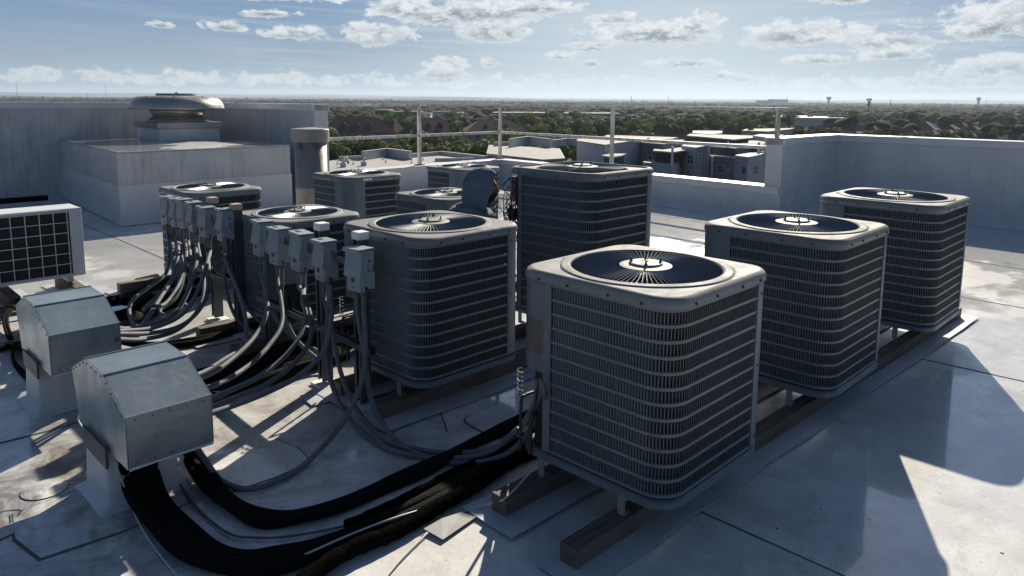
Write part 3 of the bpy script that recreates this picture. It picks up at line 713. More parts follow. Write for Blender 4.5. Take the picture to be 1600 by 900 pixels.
# ================================================================== TIMBER SLEEPERS AND SLIP SHEETS
def sleeper(p0, p1, label, sheet_label=None, w=.092, z0=.012, hh=.088, sheet=True, shw=(.09, .16)):
    p0, p1 = Vector(p0), Vector(p1); p0.z = p1.z = 0; d = (p1 - p0); dn = d.normalized(); ang = math.atan2(dn.y, dn.x)
    t = MB(); L = d.length; k = max(2, int(L / .35)); r2 = random.Random(int(L * 1000)); vs = []
    for i in range(k + 1):
        x = L * i / k; j = [r2.uniform(-.0025, .0025) for _ in range(4)]
        vs += [(x, -w / 2 + j[0], 0), (x, w / 2 + j[1], 0), (x, w / 2 + j[2], hh + j[3]), (x, -w / 2 + j[1], hh + j[0])]
    t.add(vs, [(i * 4 + j, i * 4 + (j + 1) % 4, (i + 1) * 4 + (j + 1) % 4, (i + 1) * 4 + j) for i in range(k) for j in range(4)] + [(0, 1, 2, 3), tuple(k * 4 + j for j in (3, 2, 1, 0))])
    o = t.build('timber_sleeper', M_WOOD, None, .004); o.location = (p0.x, p0.y, z0); o.rotation_euler = (0, 0, ang)
    tag(o, label, 'timber', 'weathered timber sleepers under the condensing units')
    if sheet:
        t = MB(); k = int(L / .25) + 2; vs = []
        for i in range(k + 1):
            x = -.09 + (L + .2) * i / k
            a, b = -w / 2 - shw[1] + r2.uniform(-.008, .008), w / 2 + shw[0] + r2.uniform(-.008, .008)
            vs += [(x, a, .004 + r2.uniform(0, .010)), (x, -w / 2 - .01, .009), (x, w / 2 + .01, .009), (x, b, .004 + r2.uniform(0, .010))]
        t.add(vs, [(i * 4 + j, i * 4 + j + 1, (i + 1) * 4 + j + 1, (i + 1) * 4 + j) for i in range(k) for j in range(3)])
        s = t.build('slip_sheet', M_FLASH); s.location = (p0.x, p0.y, .0035); s.rotation_euler = (0, 0, ang)
        so = s.modifiers.new('thick', 'SOLIDIFY'); so.thickness = .003
        tag(s, sheet_label, 'roof sheet', 'light membrane strips under the timbers')
a0 = at(900, 896); e0 = at(1480, 512)
dR = (e0 - a0).normalized(); nR = Vector((-dR.y, dR.x, 0))
pR = a0 + nR * .046
sleeper(pR, pR + dR * 5.15, 'long weathered timber under the right edge of the right row, square end nearest the camera', 'light strip under the front timber whose end shows nearest the camera', shw=(.05, .11))
q = at(789, 813) + nR * .046
sleeper(q, q + dR * 5.2, 'weathered timber with a cut end, under the left edge of the nearest unit', 'light strip under the timber left of the nearest unit', shw=(.10, .14))
q = Vector((-.784, 4.14, 0)); sleeper(q, q + V1 * 3.1, 'dark timber under the front edge of the unit behind the nearest disconnect box', 'light strip under the timber in front of the middle unit')
q = Vector((-1.11, 4.48, 0)); sleeper(q, q + V1 * 3.1, 'dark timber behind the strut posts of the right cluster', 'light strip under the timber at the back of the middle unit')
q = Vector((-2.02, 5.12, 0)); sleeper(q, q + V1 * 3.4, 'dark timber under the low unit behind the conduits', 'light strip under the timber of the low unit')
q = Vector((-2.45, 5.55, 0)); sleeper(q, q + V1 * 3.4, 'timber running behind the left cluster of conduits', 'light strip under the timber behind the left cluster')
q = Vector((-3.36, 6.56, 0)); sleeper(q, q + V1 * 3.6, 'timber under the front edge of the leftmost unit', 'light strip under the leftmost unit front timber')
q = Vector((-3.80, 6.92, 0)); sleeper(q, q + V1 * 3.4, 'short black looking timber end left of the leftmost unit', 'light strip left of the leftmost unit')
q = Vector((-.95, 9.35, 0)); sleeper(q, q + V1 * 1.2, 'timber under the farthest condensing unit', 'light strip under the farthest unit')

# loose membrane scraps near the cable run
def scrap(pts, label, z=.012, m=None):
    P = [at(*p, z) for p in pts]; b = MB(); c = sum(P, Vector()) / len(P); b.add([p - c + Vector((0, 0, rnd.uniform(-.003, .004))) for p in P], [tuple(range(len(P)))])
    o = b.build('membrane_scrap', m or M_FLASH); o.location = c; s = o.modifiers.new('t', 'SOLIDIFY'); s.thickness = .003
    tag(o, label, 'membrane scrap', 'loose scraps of roof membrane')
scrap([(662, 828), (692, 844), (744, 808), (722, 800), (690, 812)], 'pale curled membrane scrap between the black lines and the cut timber end', .012, mat('scrap_grey', (.25, .25, .25), .6, var=(.18, .18, .18), scale=12))  # membrane colour darkened to stand for the shade on this scrap
scrap([(468, 618), (488, 634), (520, 624), (500, 612)], 'small white membrane scrap at the foot of the second strut post')
scrap([(536, 646), (545, 653), (553, 650), (548, 646)], 'tiny white scrap lying in front of the nearest strut post')
scrap([(305, 512), (318, 524), (334, 518), (320, 508)], 'small pale scrap at the foot of the left strut post')
scrap([(210, 436), (232, 452), (262, 444), (246, 428)], 'dark scrap left of the leftmost condensing unit', .05, M_BLACK)

# ================================================================== DISCONNECT RACK
RK0 = Vector((-.845, 4.2, 0)); RD = Vector((-.672, .741, 0)); RN = Vector((-.741, -.672, 0))   # along the rack, and towards its front
rang = math.atan2(RD.y, RD.x)
def rack_pt(s, front=0.0, z=0.0): p = RK0 + RD * s + RN * front; p.z = z; return p
def make_box():
    root = thing('disconnect_box', None, 'disconnect box')
    # local x along the rack, local y = back (away from the front), z up; origin = bottom centre
    b = MB(); b.box((0, .012, .145), (.150, .082, .21)); b.build('enclosure', M_BOX, root, .004)
    b = MB(); b.extr([(-.079, -.028, .252), (-.079, -.034, .20), (-.079, -.052, .095), (-.079, -.040, .092), (-.079, -.028, .095)], (.158, 0, 0)); b.build('cover', M_BOX, root, .003)
    b = MB(); b.extr([(-.0795, -.05, .262), (-.0795, .060, .262), (-.0795, .060, .246), (-.0795, .054, .246), (-.0795, .054, .254), (-.0795, -.044, .254), (-.0795, -.044, .240), (-.0795, -.05, .240)], (.159, 0, 0)); b.build('rain_lid', M_BOX, root, .002)
    b = MB(); b.box((-.0, -.020, .055), (.128, .036, .095)); b.build('lower_cover', M_BOX, root, .004)
    b = MB(); b.extr([(.0765, -.03, .235), (.0765, .054, .235), (.0765, .054, .02), (.0765, .005, .03)], (.004, 0, 0)); b.extr([(-.0805, -.03, .235), (-.0805, .054, .235), (-.0805, .054, .02), (-.0805, .005, .03)], (.004, 0, 0)); b.build('side_flange', M_BOX, root, .001)
    b = MB(); b.box((-.025, -.005, .2635), (.045, .022, .003)); b.build('rating_tag', M_BOXD, root)
    b = MB(); b.box((.0, -.045, .085), (.022, .004, .034)); b.box((.0, -.042, .066), (.014, .012, .005)); b.build('hasp', M_STRUT, root, .001)
    b = MB(); b.box((.079, .02, .19), (.004, .014, .02)); b.lathe([(.005, 0), (.005, .006)], (0, -.040, .030), 8); b.build('latch', M_STRUT, root)
    for x in (-.032, .034):
        b = MB(); b.lathe([(.021, -.018), (.021, .0), (.026, .002), (.026, .022), (.021, .024), (.021, .05)], (x, .005, 0), 12); b.build('conduit_fitting', M_STRUT, root)
    return root
DB = make_box(); snap(DB)
BS = [(0, 1.03), (.41, 1.025), (.746, 1.02), (1.074, 1.015), (1.35, 1.015), (2.04, 1.02), (2.42, 1.01), (2.69, 1.005), (2.93, 1.005), (3.155, 1.0), (3.40, 1.0)]
ordn = ['nearest', 'second nearest', 'middle', 'fourth', 'farthest']
ordl = ['rightmost', 'second from the right', 'third from the right', 'third from the left', 'second from the left', 'leftmost']
boxes = []
for i, (s, zt) in enumerate(BS):
    o = DB if i == 0 else copy_tree(DB, None, KIDS)
    o.location = rack_pt(s, .055, zt - .262 + rnd.uniform(-.012, .008)); o.rotation_euler = (rnd.uniform(-.03, .03), rnd.uniform(-.045, .045), 0)
    # local -y must face the front
    o.rotation_euler.z = math.atan2(-RN.x, RN.y) + math.pi + rnd.uniform(-.10, .10)
    o['label'] = (f'{ordn[i]} of the five grey disconnect boxes in the right cluster' if i < 5 else f'{ordl[i-5]} of the six grey disconnect boxes in the left cluster')
    o['group'] = 'grey disconnect boxes on the strut rack'; boxes.append(o)
def strut(s, ztop, label, front=-.03, w=.07, cap=None):
    p = rack_pt(s, front); r = thing('strut_post', label, 'post', p, rang, 'steel strut posts of the rack')
    b = MB(); g_ = .0035
    for (c, sz) in (((0, -w / 2, 0), (w, g_, 1)), ((-w / 2, 0, 0), (g_, w, 1)), ((w / 2, 0, 0), (g_, w, 1)), ((-w * .36, w / 2, 0), (w * .26, g_, 1)), ((w * .36, w / 2, 0), (w * .26, g_, 1))):
        b.box((c[0], c[1], ztop / 2 + .02), (sz[0], sz[1], ztop - .04))
    b.build('channel', M_STRUT, r)
    b = MB(); b.box((0, 0, .012), (.15, .15, .016)); b.build('foot_plate', M_WHITE, r, .002)
    if cap: b = MB(); b.box((0, 0, ztop + .018), (w + .010, w + .010, .05)); b.build('post_cap', cap, r, .008)
    return r
strut(.12, 1.06, 'strut post with white cap behind the nearest disconnect box', cap=M_WHITE)
strut(.60, 1.05, 'strut post with white cap between the second and third box of the right cluster', cap=M_WHITE)
strut(2.00, 1.02, 'strut post with orange cap behind the rightmost box of the left cluster', cap=M_ORANGE)
strut(2.50, 1.02, 'strut post with orange cap in the middle of the left cluster', cap=M_ORANGE)
strut(1.42, .95, 'plain strut post at the far end of the right cluster')
strut(3.42, .95, 'plain strut post at the left end of the left cluster')
def crossbar(s0, s1, z, label, front=.02):
    a, b_ = rack_pt(s0, front, z), rack_pt(s1, front, z); b = MB(); L = (b_ - a).length
    for (y, zz, sy, sz) in ((0, -.02, .04, .003), (-.02, 0, .003, .04), (.02, 0, .003, .04)): b.box((L / 2, y, zz), (L, sy, sz))
    k = 0.06
    o = b.build('strut_rail', M_STRUT); o.location = a; o.rotation_euler = (0, 0, rang); tag(o, label, 'rail', 'strut rails of the rack')
crossbar(-.08, 1.5, .92, 'upper strut rail behind the right cluster of disconnect boxes')
crossbar(-.08, 1.5, .42, 'lower strut rail tying the conduits of the right cluster')
crossbar(1.95, 3.5, .90, 'upper strut rail behind the left cluster of disconnect boxes')
crossbar(1.85, 3.5, .42, 'lower strut rail tying the conduits of the left cluster')

# ================================================================== FLEXIBLE CONDUITS
def conduit(start, pts, d_end, label, r=.0142, group='grey flexible conduits hanging from the disconnect boxes'):
    """start = point under a box, pts = way points (px, py), the depth runs from the start's to d_end; never below the roof"""
    P = [Vector(start), Vector(start) - Vector((0, 0, .05)), Vector(start) - Vector((0, 0, .11))]; n = len(pts)
    v_ = Vector(start) - Vector((0, 0, .13 + EYE)); sx = CX + FPX * v_.dot(rgt) / v_.dot(fwd); sy = CY + FPX * v_.dot(dwn) / v_.dot(fwd)
    if pts[0][1] < sy + 12: pts = pts[1:]; n -= 1
    tt = [max(0.0, 1 - i / 3.0) for i in range(n)]
    first = pts[0]; shift = (sx - first[0]) if abs(sx - first[0]) < 40 else 0
    pts = [(q[0] + shift * .55 * tt[i] ** 1.5, q[1]) for i, q in enumerate(pts)]
    seg = [0]; 
    for i, q in enumerate(pts): seg.append(seg[-1] + (math.hypot(q[0] - pts[i - 1][0], q[1] - pts[i - 1][1]) if i else 60))
    for i, (px, py) in enumerate(pts):
        t = seg[i + 1] / seg[-1]; d = start.y + (d_end - start.y) * t; p = atd(px, py, d)
        if p.z < r + .006: p = at(px, py, r + .006)
        P.append(p)
    b = MB(); b.smooth = True; b.tube(catmull(P, 9), r, 10); o = b.build('conduit', M_COND)
    return tag(o, label, 'conduit', group)
def under(i, k, dz=-.01):
    o = boxes[i]; bpy.context.view_layer.update(); return o.matrix_world @ Vector((-.032 if k == 0 else .034, .005, dz))
cd = conduit
cd(under(0, 1), [(575, 540), (566, 600), (535, 662), (480, 722), (432, 752), (385, 764), (345, 750), (318, 715), (308, 700)], 3.35, 'long conduit of the nearest box looping low across the roof to the front hood')
cd(under(0, 0), [(585, 560), (590, 630), (615, 680), (655, 710), (720, 724), (785, 712), (826, 676), (843, 632), (848, 590)], 3.30, 'outer conduit sweeping from the nearest box to the nearest condensing unit')
cd(under(1, 0), [(527, 500), (538, 580), (560, 640), (598, 684), (640, 700), (710, 708), (770, 700), (808, 675), (835, 630), (842, 592)], 3.36, 'inner conduit from the second nearest box to the nearest condensing unit')
cd(under(1, 1), [(496, 480), (505, 560), (528, 630), (570, 680), (620, 706), (690, 716), (760, 708), (810, 670)], 3.45, 'conduit from the second nearest box ending among the black lines')
cd(under(1, 1, -.012) + Vector((.02, -.02, 0)), [(520, 490), (508, 545), (470, 585), (420, 612), (370, 632), (322, 648)], 3.3, 'conduit from the second nearest box sweeping left to the front hood')
cd(under(2, 0), [(492, 470), (494, 520), (470, 560), (420, 598), (370, 620), (320, 640)], 3.4, 'conduit from the middle box of the right cluster, lower of its pair')
cd(under(2, 1), [(470, 470), (476, 500), (455, 545), (410, 585), (355, 612), (315, 628)], 3.45, 'conduit from the middle box of the right cluster, upper of its pair')
cd(under(3, 0), [(455, 450), (450, 500), (425, 540), (385, 575), (340, 600), (300, 612)], 3.55, 'conduit from the fourth box of the right cluster bending left')
cd(under(3, 1), [(434, 440), (440, 480), (462, 530), (505, 570), (520, 600)], 4.9, 'conduit from the fourth box dropping behind the right strut posts')
cd(under(4, 0), [(428, 440), (430, 480), (405, 525), (360, 565), (320, 588), (290, 595)], 3.7, 'conduit from the farthest box of the right cluster bending left')
cd(under(4, 1), [(410, 430), (420, 470), (450, 520), (490, 545), (530, 560)], 5.2, 'conduit from the farthest box of the right cluster running right')
cd(under(5, 0), [(366, 420), (378, 460), (386, 505), (378, 540), (345, 565), (315, 583), (290, 590)], 3.9, 'conduit from the rightmost box of the left cluster swinging past the front hood')
cd(under(5, 0, -.012) + Vector((.03, .01, 0)), [(372, 430), (390, 480), (425, 515), (470, 530), (520, 540)], 5.5, 'conduit from the rightmost left box passing behind the right cluster')
cd(under(5, 1), [(346, 420), (352, 460), (375, 505), (425, 530), (480, 545)], 5.6, 'conduit from the rightmost left box crossing to the low unit')
lc = [(6, [(330, 420), (322, 470), (290, 505), (240, 520), (180, 522)], 4.3), (6, [(318, 410), (308, 450), (285, 490), (240, 512), (180, 518)], 4.35), (7, [(308, 410), (296, 450), (272, 490), (235, 508), (185, 515)], 4.5),
      (7, [(318, 400), (330, 440), (318, 480), (280, 515), (225, 530), (180, 530)], 4.2), (8, [(292, 400), (282, 440), (258, 475), (232, 478), (225, 484)], 4.9), (8, [(300, 400), (300, 440), (282, 480), (255, 506), (210, 514), (178, 512)], 4.45),
      (9, [(280, 395), (272, 430), (248, 470), (228, 500), (214, 516)], 4.7), (9, [(285, 395), (288, 430), (275, 465), (250, 485), (262, 492), (290, 476)], 5.4), (10, [(268, 390), (262, 425), (238, 445), (208, 468), (202, 490), (215, 512), (240, 520)], 4.9),
      (10, [(274, 390), (272, 430), (255, 455), (225, 482)], 5.2)]
lw = ['bending low left', 'upper run', 'to the rear hood', 'wide sagging loop', 'short curl', 'thin arc', 'tight drop', 'turning back right', 'large left loop', 'ending in an open stub']
for j, (bi, pts, de) in enumerate(lc): cd(under(bi, j % 2, -.01), pts, de, f'conduit from the {ordl[bi-5]} left cluster box, {lw[j]}', r=.0145)
# cable ties and a big grey tube end resting by the nearest strut
for (s0, s1, z, lb) in ((-.05, .10, .46, 'black cable tie round the conduits of the nearest box'), (.38, .52, .44, 'black cable tie below the second nearest box'), (2.3, 2.55, .5, 'black cable tie on the left cluster conduits')):
    a, b_ = rack_pt(s0, .06, z), rack_pt(s1, .06, z); b = MB(); b.tube(catmull([a, (a + b_) / 2 + RN * .022, b_, (a + b_) / 2 - RN * .02, a], 6), .0035, 5); o = b.build('cable_tie', M_DARK); tag(o, lb, 'cable tie')

# ================================================================== BLACK LINE SETS
def bundle(pts, w, n, r, label, z=0.0, m=None, rough=0.0, name='line_set'):
    """n insulated tubes lying side by side (two layers), moving together as one lashed run"""
    P = [at(p[0], p[1], (p[2] if len(p) > 2 else .0) + .0) for p in pts]
    Pc = catmull(P, 10); b = MB(); b.smooth = True; k = len(Pc)
    for j in range(n):
        o = (j - (n - 1) / 2) / max(1, n - 1) * (w - 2 * r) if n > 1 else 0; lay = r * (1.0 if j % 2 == 0 else 1.22) if n > 2 else r
        ph = rnd.uniform(0, 6); Q = []
        for i, p in enumerate(Pc):
            t = (Pc[min(i + 1, k - 1)] - Pc[max(i - 1, 0)]); t.z = 0; t.normalize(); nn = Vector((-t.y, t.x, 0))
            Q.append(p + nn * (o * (1 - .38 * i / k) + .006 * math.sin(i * .35 + ph)) + Vector((0, 0, lay + .004 + .006 * math.sin(i * .22 + ph * 2))))
        b.tube(Q, r, 12, True, rough)
    o = b.build(name, m or M_BLACK); return tag(o, label, 'insulated line', 'black insulated refrigerant lines')
bundle([(216, 712, .24), (222, 760, .08), (252, 815), (308, 866), (385, 890), (455, 880), (545, 852), (635, 812), (720, 768), (795, 724), (862, 682)], .17, 5, .024, 'widest black line bundle, from under the front hood curving to the nearest unit')
bundle([(278, 690, .22), (300, 725, .06), (340, 775), (392, 812), (440, 820), (500, 808), (580, 777), (660, 742), (735, 702), (810, 665), (858, 640)], .10, 4, .021, 'black line bundle behind the widest one, with a smooth upper edge')
bundle([(400, 975), (470, 925), (560, 868), (640, 830), (720, 784), (790, 738), (850, 705)], .095, 1, .034, 'single thick cracked foam line at the bottom of the picture', m=M_FOAM, rough=.10)
bundle([(540, 828), (610, 800), (690, 758), (760, 722), (850, 672)], .06, 1, .024, 'cracked foam line between the black bundles', m=M_FOAM, rough=.10)
bundle([(270, 640, .2), (330, 625, .02), (400, 600), (480, 575), (560, 548), (660, 505)], .26, 6, .033, 'black bundle running from the front hood behind the strut posts')
bundle([(300, 600, .05), (360, 585), (430, 560), (520, 530), (600, 500)], .22, 5, .033, 'black bundle crossing under the right cluster of conduits')
bundle([(170, 505, .22), (205, 500, .04), (260, 478), (330, 452), (420, 430), (520, 400)], .30, 6, .036, 'black bundle from the rear hood past the leftmost unit')
bundle([(175, 480, .22), (215, 470, .04), (270, 448), (330, 430), (400, 405)], .28, 5, .036, 'black bundle from the rear hood to the left units')
bundle([(170, 535, .1), (230, 545), (300, 540), (380, 520), (450, 500)], .10, 2, .026, 'thin pair of black lines between the two hoods')
bundle([(-40, 560), (20, 545), (60, 560, .05), (75, 575, .2)], .10, 3, .024, 'black cables running in at the left edge beside the rear hood')
bundle([(30, 470, .1), (10, 500, .05), (20, 540), (60, 545, .15)], .05, 2, .012, 'tangled black cables at the left edge behind the rear hood')
bundle([(-20, 505, .12), (15, 480, .2), (40, 505, .1), (20, 560), (50, 600)], .04, 2, .009, 'loose loop of thin black cable at the left edge')

def wire(pts, r, label, m=M_WHITE, name='cable', z=None):
    P = [at(p[0], p[1], p[2] if len(p) > 2 else r + .006) for p in pts]; b = MB(); b.smooth = True; b.tube(catmull(P, 10), r, 8)
    return tag(b.build(name, m), label, 'cable')
M_WIRE = mat('wire_sheath', (.50, .49, .46), .5)
wire([(180, 722, .27), (196, 765, .10), (215, 812), (245, 860), (290, 915)], .0042, 'thin pale wire hanging from the front hood down to the bottom edge', M_WIRE)
wire([(395, 915), (440, 885), (500, 856, .07), (570, 826, .07), (620, 808, .07), (656, 797, .05)], .0042, 'thin pale wire lying along the widest black bundle', M_WIRE)
wire([(596, 910), (632, 868), (680, 824), (730, 797), (772, 785, .05), (790, 778, .10), (822, 745, .12), (848, 715, .16), (857, 692, .22), (858, 660, .30)], .0046, 'pale wire over the cut timber end rising to the nearest unit', M_WIRE)
wire([(262, 700, .25), (270, 735, .05), (305, 790), (355, 832), (400, 840), (450, 838), (510, 828), (560, 815), (610, 792)], .0055, 'dark thin cable between the two front black bundles', M_COND)
wire([(130, 640, .32), (122, 655, .26), (135, 672, .22), (150, 660, .26)], .004, 'short wire loop under the front hood', M_WIRE)
wire([(845, 592, .62), (850, 612, .55), (856, 640, .42), (857, 668, .3)], .012, 'short grey lead at the service corner of the nearest unit', M_COND)

# ================================================================== PIPE HOODS
def hood(corner, label, curb_label, mirror=False):
    r = thing('pipe_hood', label, 'pipe hood', corner, R(45), 'galvanized pipe hoods')
    # local x = V1, local y = U2
    prof = [(0, 0), (0, .235), (.262, .352), (.535, .357), (.775, .252), (.690, -.005)]
    b = MB(); w = .36; vs = [(0, y, z) for y, z in prof] + [(w, y, z) for y, z in prof]; n = 6
    b.add(vs, [(i, (i + 1) % n, n + (i + 1) % n, n + i) for i in range(5)])
    sh = b.build('shell', M_HOOD, r); so = sh.modifiers.new('t', 'SOLIDIFY'); so.thickness = .003; so.offset = -1
    for x in (-.002, w + .002):
        b = MB(); k = .004 if x > 0 else -.004
        b.extr([(x, y * .998 + .0007, z * .997 + .0005) for y, z in prof], (k, 0, 0)); e = b.build('end_panel', M_HOOD, r)
        b = MB()
        for i in range(1, 4):
            (y0, z0), (y1, z1) = prof[i], prof[i + 1]
            for t in (.12, .37, .62, .87): b.box((x + k * 1.2, y0 + (y1 - y0) * t, z0 + (z1 - z0) * t - .012), (.004, .007, .007))
        b.build('rivet_row', M_STRUT, e)
    for i in range(5):
        for (yy, zz) in ((-.003, .02), (-.003, .215)):
            b = MB(); b.box((w * (i + .5) / 5, yy, zz), (.005, .004, .005)); b.build('screw', M_STRUT, sh)
    b = MB(); b.tube([(0, -.002, .002), (w * .3, -.004, .003), (w * .7, -.002, .001), (w, -.003, .002)], .006, 6, True, .3); b.build('sealant_bead', M_WALL, r)
    # folded standing edges
    b = MB(); b.box((w / 2, .000, .234), (w + .012, .006, .007)); b.box((w / 2, .262, .355), (w + .012, .006, .007)); b.box((w / 2, .535, .360), (w + .012, .006, .006)); b.build('fold', M_HOOD, r, .001)
    # curb it covers
    c = MB(); s = .15; cx_, cy_ = .14, .43
    top = [(cx_ - s, cy_ - s, .02), (cx_ + s, cy_ - s, .02), (cx_ + s, cy_ + s, .02), (cx_ - s, cy_ + s, .02)]
    z = -corner[2]; s2 = s + .015; bot = [(cx_ - s2, cy_ - s2, z + .03), (cx_ + s2, cy_ - s2, z + .03), (cx_ + s2, cy_ + s2, z + .03), (cx_ - s2, cy_ + s2, z + .03)]
    s3 = s + .06; b3 = [(cx_ - s3, cy_ - s3, z + .002), (cx_ + s3, cy_ - s3, z + .002), (cx_ + s3, cy_ + s3, z + .002), (cx_ - s3, cy_ + s3, z + .002)]
    c.add(b3 + bot + top, [(i + 4 * k, (i + 1) % 4 + 4 * k, (i + 1) % 4 + 4 + 4 * k, i + 4 + 4 * k) for k in range(2) for i in range(4)] + [(8, 9, 10, 11)])
    c.build('curb', M_WALL, r, .012)
    b = MB(); b.box((cx_ - .16, cy_ - .02, -.03), (.01, .34, .10)); b.build('curb_clip', M_STRUT, r)
    return r
hood(Vector((-1.629, 2.954, .30)), 'nearer galvanized pipe hood in the foreground with pale stains on its side', '')
hood(Vector((-2.584, 3.965, .32)), 'farther galvanized pipe hood at the left edge, dented top', '')

# ================================================================== MINI SPLIT UNIT AT THE LEFT EDGE
mo = Vector((-4.095, 6.89, .20)); L = 1.02
r_ = thing('split_unit', 'white outdoor split unit with a square grid grille at the left edge', 'air conditioner', mo, R(45))
# local x = V1 (right), local -y = front
def lb(c, s, name, m, bev=.004, par=None):
    b = MB(); b.box(c, s); return b.build(name, m, par or r_, bev)
lb((-L / 2, .165, .325), (L, .33, .65), 'casing', M_MINI, .012)
lb((-L / 2 - .055, -.012, .325), (L - .11, .022, .60), 'coil_face', M_DARK)
fr = lb((-.052, -.016, .325), (.104, .034, .648), 'front_frame', M_MINI, .006)
lb((-L / 2 - .05, -.020, .636), (L - .10, .030, .026), 'front_frame', M_MINI, .004); lb((-L / 2 - .05, -.020, .012), (L - .10, .030, .024), 'front_frame', M_MINI, .004)
b = MB()
for i in range(9): b.box((-.125 - .112 * i, -.034, .325), (.006, .010, .60))
for j in range(7): b.box((-L / 2 - .055, -.036, .03 + .098 * j), (L - .11, .009, .006))
b.build('grid_grille', M_GRID, r_)
for (dx) in (-.12, -.75): lb((dx, .16, -.03), (.05, .30, .06), 'foot', M_MINI)
q = mo + Vector((0, 0, 0)); q.z = 0
for k, (off, lab) in enumerate(((-.10, 'weathered timber under the right foot of the split unit'), (-.62, 'weathered timber under the left part of the split unit'))):
    p0 = q + V1 * off - U2 * .22; p1 = q + V1 * off + U2 * .5; sleeper(p0, p1, lab, 'light strip under the split unit, ' + ('right one' if k == 0 else 'left one'), hh=.12)
q2 = mo + V1 * .1 - U2 * .34; q2.z = 0
t_ = q2 - V1 * 1.3; sleeper(t_, q2 - V1 * .30 , 'pale plank lying in front of the split unit', 'light strip under the pale plank', w=.14, hh=.035)
# long pipe on blocks along the left wall
b = MB(); b.tube([Vector((-9.6, 11.4, .12)), Vector((-8.35, 12.7, .12)), Vector((-8.2, 12.85, .12))], .05, 10); o = b.build('wall_pipe', M_BLACK); tag(o, 'black pipe lying at the foot of the left parapet', 'pipe')
b = MB(); b.box((0, 0, .09), (.30, .16, .18)); o = b.build('pipe_block', M_GALV, None, .01); o.location = (-9.2, 11.95, 0); o.rotation_euler = (0, 0, R(45)); tag(o, 'grey block under the pipe at the left parapet', 'block')

